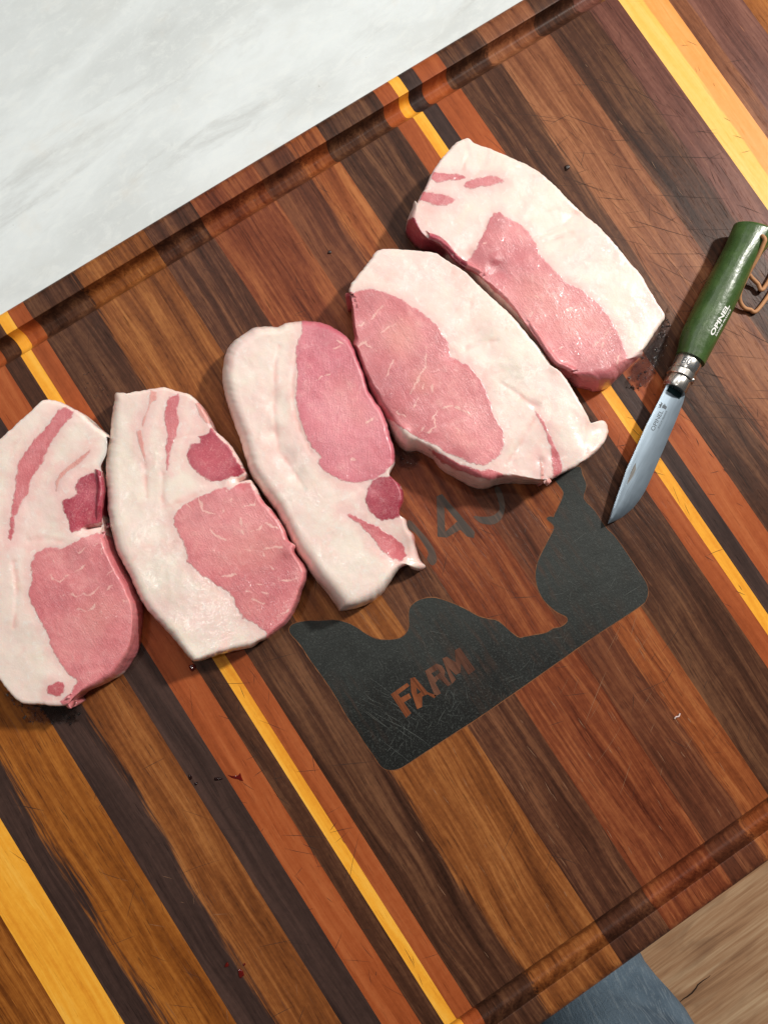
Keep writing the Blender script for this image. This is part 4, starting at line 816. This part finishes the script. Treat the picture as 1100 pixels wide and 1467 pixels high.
for i in range(NB):
    for j in range(MB):
        a = i * W2 + j; F.append((a, a + 1, a + 1 + W2, a + W2))
        a += MB + 1; F.append((a, a + W2, a + 1 + W2, a + 1))
    for j in (0, MB):
        a = i * W2 + j; b = a + MB + 1; F.append((a, a + W2, b + W2, b))
F.append(tuple(range(MB + 1)) + tuple(range(W2 - 1, MB, -1)))
blade = kp(fix(mesh_obj('blade', V, F, BLADE, knife, sharp=30)))
def zblade(x, y):
    s_, d_ = sd_((x, y)); dS = np.interp(s_, sp[:, 0], sp[:, 1]); dE = np.interp(s_, ed[:, 0], ed[:, 1]); wv = max(.3, dS - dE)
    q = min(1, max(0, (d_ - dE) / wv))
    thick = (.12 + .85 * min(1, q * 1.6) ** .8) * min(1, wv / 4 + .05)
    return zmid(s_) + thick + (q - .5) * wv * .16 + .5 * math.sin(q * math.pi) * min(1, wv / 10)
poly_solid('nail_nick', [D['nick']], TOP - .05, TOP + .06, STEEL, blade, zblade)
def strip(s0, s1, d0, d1):
    out = []
    for s_, d_ in ((s0, d0), (s0 + .5, (d0 + d1) / 2), (s0, d1), (s1, d1), (s1 - .3, (d0 + d1) / 2), (s1, d0)): out.append(tuple(A0 + ax * s_ + nx_ * d_))
    return out
poly_solid('slot_reflection', [strip(-21.0, -23.8, -5.4, 4.2)], TOP - .1, TOP + .25, SLOT, blade, lambda x, y: zblade(x, y) + .35)  # raised strip; the slot's darkness and teal reflection are put into its colour

from mathutils.bvhtree import BVHTree
def top_of(o):
    tr = BVHTree.FromPolygons([v.co[:] for v in o.data.vertices], [p.vertices[:] for p in o.data.polygons])
    def z(x, y):
        h = tr.ray_cast(Vector((x * MM, y * MM, .2)), Vector((0, 0, -1)))[0]
        return h.z / MM - TOP if h else 0.0
    return z
def text_mesh(name, body, origin, direc, height, length, zfun, mat, parent, bold=.0, up=None):
    cu = bpy.data.curves.new(name, 'FONT'); cu.body = body; cu.size = 1.0; cu.offset = bold; cu.resolution_u = 3; cu.fill_mode = 'FRONT'
    tmp = bpy.data.objects.new(name, cu); COL.objects.link(tmp)
    bpy.context.view_layer.update()
    dg = bpy.context.evaluated_depsgraph_get()
    me = bpy.data.meshes.new_from_object(tmp.evaluated_get(dg))
    bpy.data.objects.remove(tmp); bpy.data.curves.remove(cu)
    bm = bmesh.new(); bm.from_mesh(me); bmesh.ops.subdivide_edges(bm, edges=[e for e in bm.edges if e.calc_length() > .25], cuts=2); bmesh.ops.triangulate(bm, faces=bm.faces); bm.to_mesh(me); bm.free()
    co = np.array([v.co[:] for v in me.vertices]); x0, x1 = co[:, 0].min(), co[:, 0].max(); y1 = co[:, 1].max(); y0 = co[:, 1].min()
    d_ = np.array(direc, float); d_ /= np.linalg.norm(d_); u_ = np.array([-d_[1], d_[0]]) if up is None else np.array(up, float)
    for v in me.vertices:
        a = (v.co.x - x0) / (x1 - x0) * length; b = (v.co.y - y0) / (y1 - y0) * height
        p = np.array(origin) + d_ * a + u_ * b
        v.co = (p[0] * MM, p[1] * MM, (TOP + zfun(p[0], p[1])) * MM)
    me.materials.clear(); me.materials.append(mat); me.update()
    o = link(bpy.data.objects.new(name, me), parent)
    if parent is knife: o.matrix_parent_inverse = kinv
    return o
zh_ = top_of(handle); zhandle = lambda x, y: zh_(x, y) + .10
tx = D['txt']
text_mesh('lettering', 'OPINEL', (tx[0][0] - .2, tx[0][1] + .3), (tx[1][0] - tx[0][0], tx[1][1] - tx[0][1]), 2.9, 21.5, zhandle, WHITE, handle, bold=.035)
text_mesh('lettering', 'SAVOIE FRANCE', (tx[0][0] + 2.0, tx[0][1] - .8), (tx[1][0] - tx[0][0], tx[1][1] - tx[0][1]), 1.15, 19.0, zhandle, WHITE, handle, bold=.02)
zc_ = top_of(collar); zcol = lambda x, y: zc_(x, y) + .06
p = A0 + ax * -2.2 + nx_ * -5.2
text_mesh('engraving', 'N\u00b008', tuple(p), tuple(nx_), 4.6, 10.6, zcol, ETCH, knife)
bt = D['bt']; zb_ = top_of(blade); zb = lambda x, y: zb_(x, y) + .06
text_mesh('engraving', 'OPINEL', bt[0], (bt[1][0] - bt[0][0], bt[1][1] - bt[0][1]), 2.5, 13.2, zb, ETCH, blade, bold=.01)
o2 = (bt[0][0] + 3.6, bt[0][1] - .2)
text_mesh('engraving', 'INOX', o2, (bt[1][0] - bt[0][0], bt[1][1] - bt[0][1]), 1.0, 5.2, zb, ETCH, blade)
text_mesh('engraving', 'FRANCE', (o2[0] + 4.9, o2[1] + 2.9), (bt[1][0] - bt[0][0], bt[1][1] - bt[0][1]), 1.0, 5.8, zb, ETCH, blade)
# crowned hand mark at the end of the word
bd = np.array(bt[1]) - np.array(bt[0]); bd /= np.linalg.norm(bd); bn = np.array([-bd[1], bd[0]])
oc = np.array(bt[0]) + bd * 14.2 + bn * .2
loc = lambda L: [tuple(oc + bd * a + bn * b) for a, b in L]
poly_solid('crown_mark', [loc([(0, 2.4), (3.0, 2.4), (3.3, 3.9), (2.4, 3.1), (1.5, 4.1), (.6, 3.1), (-.3, 3.9)])], TOP, TOP + .02, ETCH, blade, lambda x, y: zb(x, y) - .02)
poly_solid('hand_mark', [loc([(.6, -.9), (2.4, -.9), (2.7, .4), (3.5, 1.0), (3.2, 1.4), (2.5, 1.0), (2.4, 2.0), (2.0, 2.0), (1.9, 1.1), (1.6, 2.1), (1.2, 2.1), (1.2, 1.1), (.8, 1.9), (.4, 1.8), (.6, .6)])], TOP, TOP + .02, ETCH, blade, lambda x, y: zb(x, y) - .02)
# leather lace: through the butt hole, over the side, one loop out to the right and back
l1 = D['lace']; zs = [19, 20.2, 19.4, 17, 14, 10, 6.5, 4, 2.6, 2.0, 1.6]
path = [(l1[0][0] + .3, l1[0][1] - 1, 15)] + [(x, y, TOP + z) for (x, y), z in zip(l1, zs)]
path[0] = (path[0][0], path[0][1], TOP + 14)
e1 = np.array(l1[-1]); l2 = D['lace2']
path += [(e1[0] + 22, e1[1] + 9, TOP + 1.5), (e1[0] + 44, e1[1] + 25, TOP + 1.5), (e1[0] + 48, e1[1] + 40, TOP + 1.5), (l2[3][0] + 22, l2[3][1] + 12, TOP + 1.8)]
path += [(x, y, TOP + z) for (x, y), z in zip(l2[::-1], (2.4, 3.4, 4.6, 6.0))] + [(l2[0][0] - 5, l2[0][1] + 4, TOP + 6.5)]
kp(fix(tube('lanyard', np.array(path), 1.25, LEATHER, knife, 12, 8)))

# ------------------------------------------------------------------ drops and scraps
def wet_mat(name, tint, gran, whole=False):
    t = NT(name); t.n.remove(t.b)
    o = t.obj(); n = t.noise(o, 900, 3, .6); n2 = t.noise(o, 300, 2)
    tr = t.new('ShaderNodeBsdfTransparent'); mk = t.smooth(t.math('ADD', t.attr('rim'), t.math('MULTIPLY', t.math('SUBTRACT', t.noise(o, 260, 4, .65), .5), .9)), .0, .4) if not whole else 1.0
    t.put(tr.inputs[0], t.mix(mk, (1, 1, 1, 1), tint))
    gl = t.new('ShaderNodeBsdfGlossy'); gl.inputs['Roughness'].default_value = .12
    t.put(gl.inputs['Normal'], t.bump(t.math('ADD', n, n2), gran, .0012))
    fr = t.new('ShaderNodeFresnel'); fr.inputs[0].default_value = 1.36
    t.put(fr.inputs['Normal'], t.bump(t.math('ADD', n, n2), gran * .5, .0012))
    mx = t.new('ShaderNodeMixShader'); t.put(mx.inputs[0], t.math('MULTIPLY', t.math('MULTIPLY', fr.outputs[0], 1.6), mk)); t.put(mx.inputs[1], tr.outputs[0]); t.put(mx.inputs[2], gl.outputs[0])
    t.put(t.out.inputs[0], mx.outputs[0])
    return t.m
WET = wet_mat('meat_juice', (.66, .57, .53, 1), .9)
t = NT('blood'); t.set(Base_Color=lin(120, 18, 8), Roughness=.08); t.b.inputs['Transmission Weight'].default_value = .45; t.b.inputs['Coat Weight'].default_value = .6; BLOOD = t.m
t = NT('blood_dark'); t.set(Base_Color=lin(30, 10, 10), Roughness=.08); BLOODD = t.m
def puddle(name, loop, hgt, mat, label, cat, group=None, rough=.4, seed=0, res=26, rings=14):
    P = catmull(loop, 8, True); c = P.mean(0); n = len(P); V = []; F = []
    d = P - c; rg = 1 + rough * .10 * pnoise(P[:, 0] / 3, P[:, 1] / 3, seed)
    for k in range(rings):
        f = 1 - k / rings
        q = c + d * (f * rg)[:, None]
        z = hgt * math.sqrt(max(0, 1 - f ** 4)) + rough * hgt * .7 * pnoise(q[:, 0] / 1.1, q[:, 1] / 1.1, seed + 2) * (1 - f ** 6)
        for p, zz in zip(q, z): V.append((p[0] * MM, p[1] * MM, (TOP + .09 + max(0, zz)) * MM))
    V.append((c[0] * MM, c[1] * MM, (TOP + .09 + hgt) * MM))
    for k in range(rings - 1):
        for i in range(n): F.append((k * n + i, k * n + (i + 1) % n, (k + 1) * n + (i + 1) % n, (k + 1) * n + i))
    for i in range(n): F.append(((rings - 1) * n + i, (rings - 1) * n + (i + 1) % n, rings * n))
    o = fix(mesh_obj(name, V, F, mat)); at = o.data.attributes.new('rim', 'FLOAT', 'POINT')
    at.data.foreach_set('value', [min(1., (i // n) / rings) for i in range(len(V))]); tag(o, label, cat, group); return o
G = 'patches of meat juice'
BEAD = wet_mat('juice_bead', (.9, .86, .84, 1), .05, True)
def specks(loop, n, r0, r1, seed, label):
    rr = random.Random(seed); P = np.array(loop); lo, hi = P.min(0), P.max(0); V = []; F = []
    made = 0
    while made < n:
        x, y = rr.uniform(lo[0], hi[0]), rr.uniform(lo[1], hi[1])
        if not inside(np.array([[x, y]]), P)[0]: continue
        made += 1; r = r0 + (r1 - r0) * rr.random() ** 3; b0 = len(V); e = rr.uniform(.7, 1.5)
        for k in range(4):
            f = math.cos(k / 4 * math.pi / 2); z = math.sin(k / 4 * math.pi / 2) * r * .6
            for j in range(8): V.append(((x + r * f * e * math.cos(j * math.pi / 4)) * MM, (y + r * f * math.sin(j * math.pi / 4)) * MM, (TOP + .3 + z) * MM))
        V.append((x * MM, y * MM, (TOP + .3 + r * .6) * MM))
        for k in range(3):
            for j in range(8): F.append((b0 + k * 8 + j, b0 + k * 8 + (j + 1) % 8, b0 + (k + 1) * 8 + (j + 1) % 8, b0 + (k + 1) * 8 + j))
        for j in range(8): F.append((b0 + 24 + j, b0 + 24 + (j + 1) % 8, b0 + 32))
        F.append(tuple(b0 + j for j in range(7, -1, -1)))
    tag(mesh_obj('juice_beads', V, F, BEAD), label, 'juice beads', None, 'stuff')
specks(D['wet1'], 190, .15, .75, 31, 'tiny glistening juice beads below the leftmost chop')
specks(D['wet2'], 150, .15, .9, 32, 'tiny glistening juice beads between the last chop and the knife')
specks(D['wet3'], 60, .12, .4, 33, 'fine juice beads above the gap of the two left chops')
specks(D['wet4'], 20, .15, .6, 34, 'few juice beads in the gap below the veined chop')
puddle('juice_patch', D['wet1'], .35, WET, 'wet glistening juice patch below the leftmost chop', 'juice', G, .9, 1)
puddle('juice_patch', D['wet2'], .35, WET, 'wet glistening juice patch between the last chop and the knife', 'juice', G, .9, 2)
puddle('juice_patch', D['wet4'], .3, WET, 'dark wet juice patch in the gap below the veined chop', 'juice', G, .9, 4)
def blob(name, xy, r, hgt, mat, label, cat, group=None, ecc=1.0, ang=0, seed=0):
    L = []
    for k in range(9):
        a = 2 * math.pi * k / 9; rr = r * (1 + .18 * math.sin(k * 2.3 + seed))
        x, y = rr * ecc * math.cos(a), rr * math.sin(a)
        L.append((xy[0] + x * math.cos(ang) - y * math.sin(ang), xy[1] + x * math.sin(ang) + y * math.cos(ang)))
    return puddle(name, L, hgt, mat, label, cat, group, .1, seed, rings=8)
pt = D['pt']; GB = 'drops of meat juice'
blob('blood_drop', D['drop1'][0], 2.0, 1.5, BLOOD, 'round red drop below the second chop from the left', 'drop', GB, 1.0, 0, 1)
puddle('blood_smear', D['smear'], .3, BLOOD, 'red smear on the orange plank low on the left', 'smear', None, .3, 5, rings=8)
puddle('blood_drop', D['dk1'], .6, BLOODD, 'long dark drop beside the red smear', 'drop', GB, .2, 6, rings=8)
puddle('blood_drop', D['dk2'], .6, BLOODD, 'dark ring shaped drop at the left of the red smear', 'drop', GB, .2, 7, rings=8)
blob('blood_drop', pt['dk3'], .8, .5, BLOODD, 'tiny dark drop under the ring shaped drop', 'drop', GB, 1.2, .4, 2)
t = NT('crumb_dark'); t.set(Base_Color=lin(40, 24, 18), Roughness=.3); CRD = t.m
blob('crumb', pt['d1'], 1.5, 1.2, CRD, 'dark brown crumb on the board above the last chop', 'crumb', 'dark crumbs on the board', 1.3, .5, 3)
blob('crumb', pt['d2'], 1.0, .8, CRD, 'dark crumb above the middle chop', 'crumb', 'dark crumbs on the board', 1.3, .2, 4)
blob('juice_drop', pt['d5'], 1.0, .6, BLOOD, 'upper one of three small juice drops near the lower board edge', 'drop', GB, 1.5, .3, 5)
blob('juice_drop', pt['d6'], 1.6, .5, BLOOD, 'lowest and widest of three small juice drops near the lower board edge', 'drop', GB, 1.6, 1.2, 6)
blob('juice_drop', pt['d7'], .7, .5, BLOOD, 'rightmost of three small juice drops near the lower board edge', 'drop', GB, 1.0, 0, 7)
cx, cy = pt['crumb']
o = fix(tube('fat_scrap', np.array([(cx - 2.4, cy - .2, TOP + .5), (cx - 1.0, cy + .3, TOP + .8), (cx + .4, cy - .3, TOP + .9), (cx + 2.0, cy + .6, TOP + .6)]), .42, FAT, None, 8, 5))
tag(o, 'tiny curved white scrap of fat on the reddish planks', 'scrap')

# ------------------------------------------------------------------ counter, floor
t = NT('pale_marble'); o_ = t.obj()
v = t.map(o_, (1, 1, 1), rot=(0, 0, math.radians(-7)))
n1 = t.noise(t.map(v, (5, 16, 10)), 1, 5, .55, .6); n2 = t.noise(t.map(v, (7, 34, 20), (3, 1, 0)), 1, 6, .66, .5); n3 = t.noise(o_, 420, 5, .75); n4 = t.noise(o_, 26, 4, .6)
c = t.mix(t.smooth(n1, .40, .66), lin(224, 231, 232), lin(205, 211, 211))
c = t.mix(t.math('MULTIPLY', t.smooth(n2, .52, .72), .62), c, lin(180, 183, 181))
c = t.mix(t.math('MULTIPLY', t.smooth(n4, .55, .75), .35), c, lin(222, 216, 204))
c = t.mix(t.math('MULTIPLY', t.smooth(n3, .5, .75), .4), c, lin(231, 234, 231))
n5 = t.noise(t.map(v, (60, 110, 80)), 1, 6, .72, .5); n6 = t.noise(t.map(v, (14, 30, 20), (1, 5, 2)), 1, 5, .65, .4)
c = t.mix(t.math('MULTIPLY', t.smooth(n5, .46, .66), .18), c, lin(206, 211, 209))
c = t.mix(t.math('MULTIPLY', t.smooth(n6, .5, .7), .22), c, lin(210, 212, 207))
c = t.mix(t.math('MULTIPLY', t.smooth(n5, .52, .34), .4), c, lin(231, 236, 234))
c = t.mix(t.smooth(t.noise(o_, 130, 2, .5), .77, .82), c, lin(160, 160, 154))
t.set(Base_Color=c, Roughness=.32)
MARB = t.m
ct = box('countertop', -1100, 1300, -236, 560, -30, 0, MARB)
bv = ct.modifiers.new('edge', 'BEVEL'); bv.width = .004; bv.segments = 3
tag(ct, kind='structure')
t = NT('cabinet_paint'); t.set(Base_Color=lin(225, 224, 220), Roughness=.5)
tag(box('base_cabinet', -1090, 1290, -205, 550, -812, -30.5, t.m), kind='structure')
tag(box('cabinet_plinth', -1090, 1290, -150, 550, -912, -812.5, t.m), kind='structure')
def floor_mat(i):
    t = NT('floor_wood_%d' % i); o = t.obj(); off = (i * 3.1, i * 1.7, i)
    A = t.noise(t.map(o, (2.2, 26, 10), off), 1, 5, .6, .8); Bn = t.noise(t.map(o, (5, 190, 30), off), 1, 4, .65); K = t.noise(t.map(o, (7, 22, 8), off), 1, 3, .5, 1.2)
    g = t.math('ADD', t.math('MULTIPLY', A, .6), t.math('MULTIPLY', Bn, .4))
    c = t.ramp(g, [(.32, lin(134, 96, 68)), (.48, lin(198, 152, 114)), (.64, lin(232, 196, 156))])
    c = t.mix(t.math('MULTIPLY', t.smooth(K, .5, .75), .5), c, lin(150, 112, 84))
    t.set(Base_Color=c, Roughness=.45, Normal=t.bump(Bn, .3, .001)); return t.m
FM = [floor_mat(i) for i in range(4)]
t = NT('subfloor'); t.set(Base_Color=lin(60, 48, 38), Roughness=.9)
FZ = -912.0
fl = box('floor', -2200, 2600, -2600, 1400, FZ - 40, FZ - 1.5, t.m); tag(fl, kind='structure')
fshared = {}
for r in range(10):
    y0 = -2204 + r * 232
    x = -1720 - ((r - 5) * 300) % 1220
    while x < 2300:
        i = rng.randrange(4)
        if i not in fshared:
            fo = box('floor_plank', 0, 1217, 0, 229.5, FZ - 1.4, FZ, FM[i], fl); fshared[i] = fo.data
            md = bmesh.new(); md.from_mesh(fo.data); bmesh.ops.bevel(md, geom=[e for e in md.edges if all(v.co.z > (FZ - .2) * MM for v in e.verts)], offset=.001, segments=1, affect='EDGES'); md.to_mesh(fo.data); md.free()
        else: fo = link(bpy.data.objects.new('floor_plank', fshared[i]), fl)
        fo.location = (x * MM, y0 * MM, 0); x += 1220

t = NT('crack_dark'); t.set(Base_Color=lin(58, 40, 28), Roughness=.9)
V = []; F = []
for k in range(9):
    s_ = k / 8; x = 60 + 74 * s_ + 2 * math.sin(k * 2.1); y = -926 + 9 * s_ + 1.6 * math.sin(k * 1.3 + 1); wd_ = 1.1 * math.sin(math.pi * min(.96, s_ + .06)) + .3
    V += [(x * MM, (y - wd_) * MM, (FZ + .3) * MM), (x * MM, (y + wd_) * MM, (FZ + .3) * MM)]
for k in range(8): F.append((2 * k, 2 * k + 2, 2 * k + 3, 2 * k + 1))
mesh_obj('floor_crack', V, F, t.m, fl, smooth=False)

# ------------------------------------------------------------------ the person at the counter: legs in jeans
t = NT('denim'); o_ = t.obj()
wv = t.noise(t.map(o_, (420, 420, 26)), 1, 4, .7); n1 = t.noise(o_, 14, 3); n2 = t.noise(o_, 700, 3, .7)
c = t.mix(t.smooth(n1, .35, .65), lin(66, 86, 104), lin(104, 126, 144))
c = t.mix(t.math('MULTIPLY', t.smooth(wv, .48, .68), .6), c, lin(146, 162, 174)); c = t.mix(t.math('MULTIPLY', t.smooth(n2, .5, .8), .4), c, lin(56, 72, 90))
t.set(Base_Color=c, Roughness=.85, Normal=t.bump(t.math('ADD', wv, n2), .5, .002)); DENIM = t.m
t = NT('shoe_leather'); t.set(Base_Color=lin(60, 50, 44), Roughness=.5); SHOE = t.m
per = empty('person', (-.06, -.47, FZ * MM))
tag(per, 'person in faded blue jeans standing at the near edge of the board', 'person')
def limb(name, rings, mat, n=28):
    """rings of (x, y, z, rx, ry) mm"""
    R_ = catmull(np.array(rings, float), 8); V = []; F = []; m = len(R_)
    for i, (x, y, z, rx, ry) in enumerate(R_):
        for k in range(n):
            a = 2 * math.pi * k / n; fold = 1 + .028 * math.sin(3 * a + z * .02) + .022 * math.sin(z * .05 + 2 * a) + .012 * math.sin(z * .13 + 5 * a)
            V.append(((x + rx * fold * math.cos(a)) * MM, (y + ry * fold * math.sin(a)) * MM, z * MM))
    for i in range(m - 1):
        for k in range(n): F.append((i * n + k, i * n + (k + 1) % n, (i + 1) * n + (k + 1) % n, (i + 1) * n + k))
    F.append(tuple(range(n))); F.append(tuple((m - 1) * n + k for k in range(n)))
    o = fix(mesh_obj(name, V, F, mat, per, sharp=60)); o.matrix_parent_inverse = Matrix.Translation(-per.location); return o
LX, LY_ = LEG
limb('jeans_leg', [(LX, LY_ - 30, -40, 92, 100), (LX, LY_ - 20, -120, 84, 96), (LX + 2, LY_, -300, 80, 86), (LX + 4, LY_ + 5, -440, 84, 80), (LX, LY_ - 10, -640, 62, 66), (LX, LY_ - 25, -840, 66, 74), (LX, LY_ - 25, -885, 70, 80)], DENIM)
limb('jeans_leg', [(LX - 195, LY_ - 40, -40, 92, 100), (LX - 195, LY_ - 30, -120, 92, 100), (LX - 200, LY_ - 15, -300, 80, 86), (LX - 200, LY_ - 10, -440, 66, 70), (LX - 200, LY_ - 25, -640, 62, 66), (LX - 202, LY_ - 40, -840, 66, 74), (LX - 202, LY_ - 40, -885, 70, 80)], DENIM)
for dx, dy in ((0, 0), (-202, -15)):
    limb('shoe', [(LX + dx, LY_ - 95 + dy, FZ + 40, 1, 1), (LX + dx, LY_ - 60 + dy, FZ + 45, 36, 40), (LX + dx, LY_ - 10 + dy, FZ + 36, 42, 36), (LX + dx, LY_ + 60 + dy, FZ + 30, 46, 30), (LX + dx, LY_ + 120 + dy, FZ + 26, 40, 26), (LX + dx, LY_ + 165 + dy, FZ + 22, 4, 4)], SHOE)
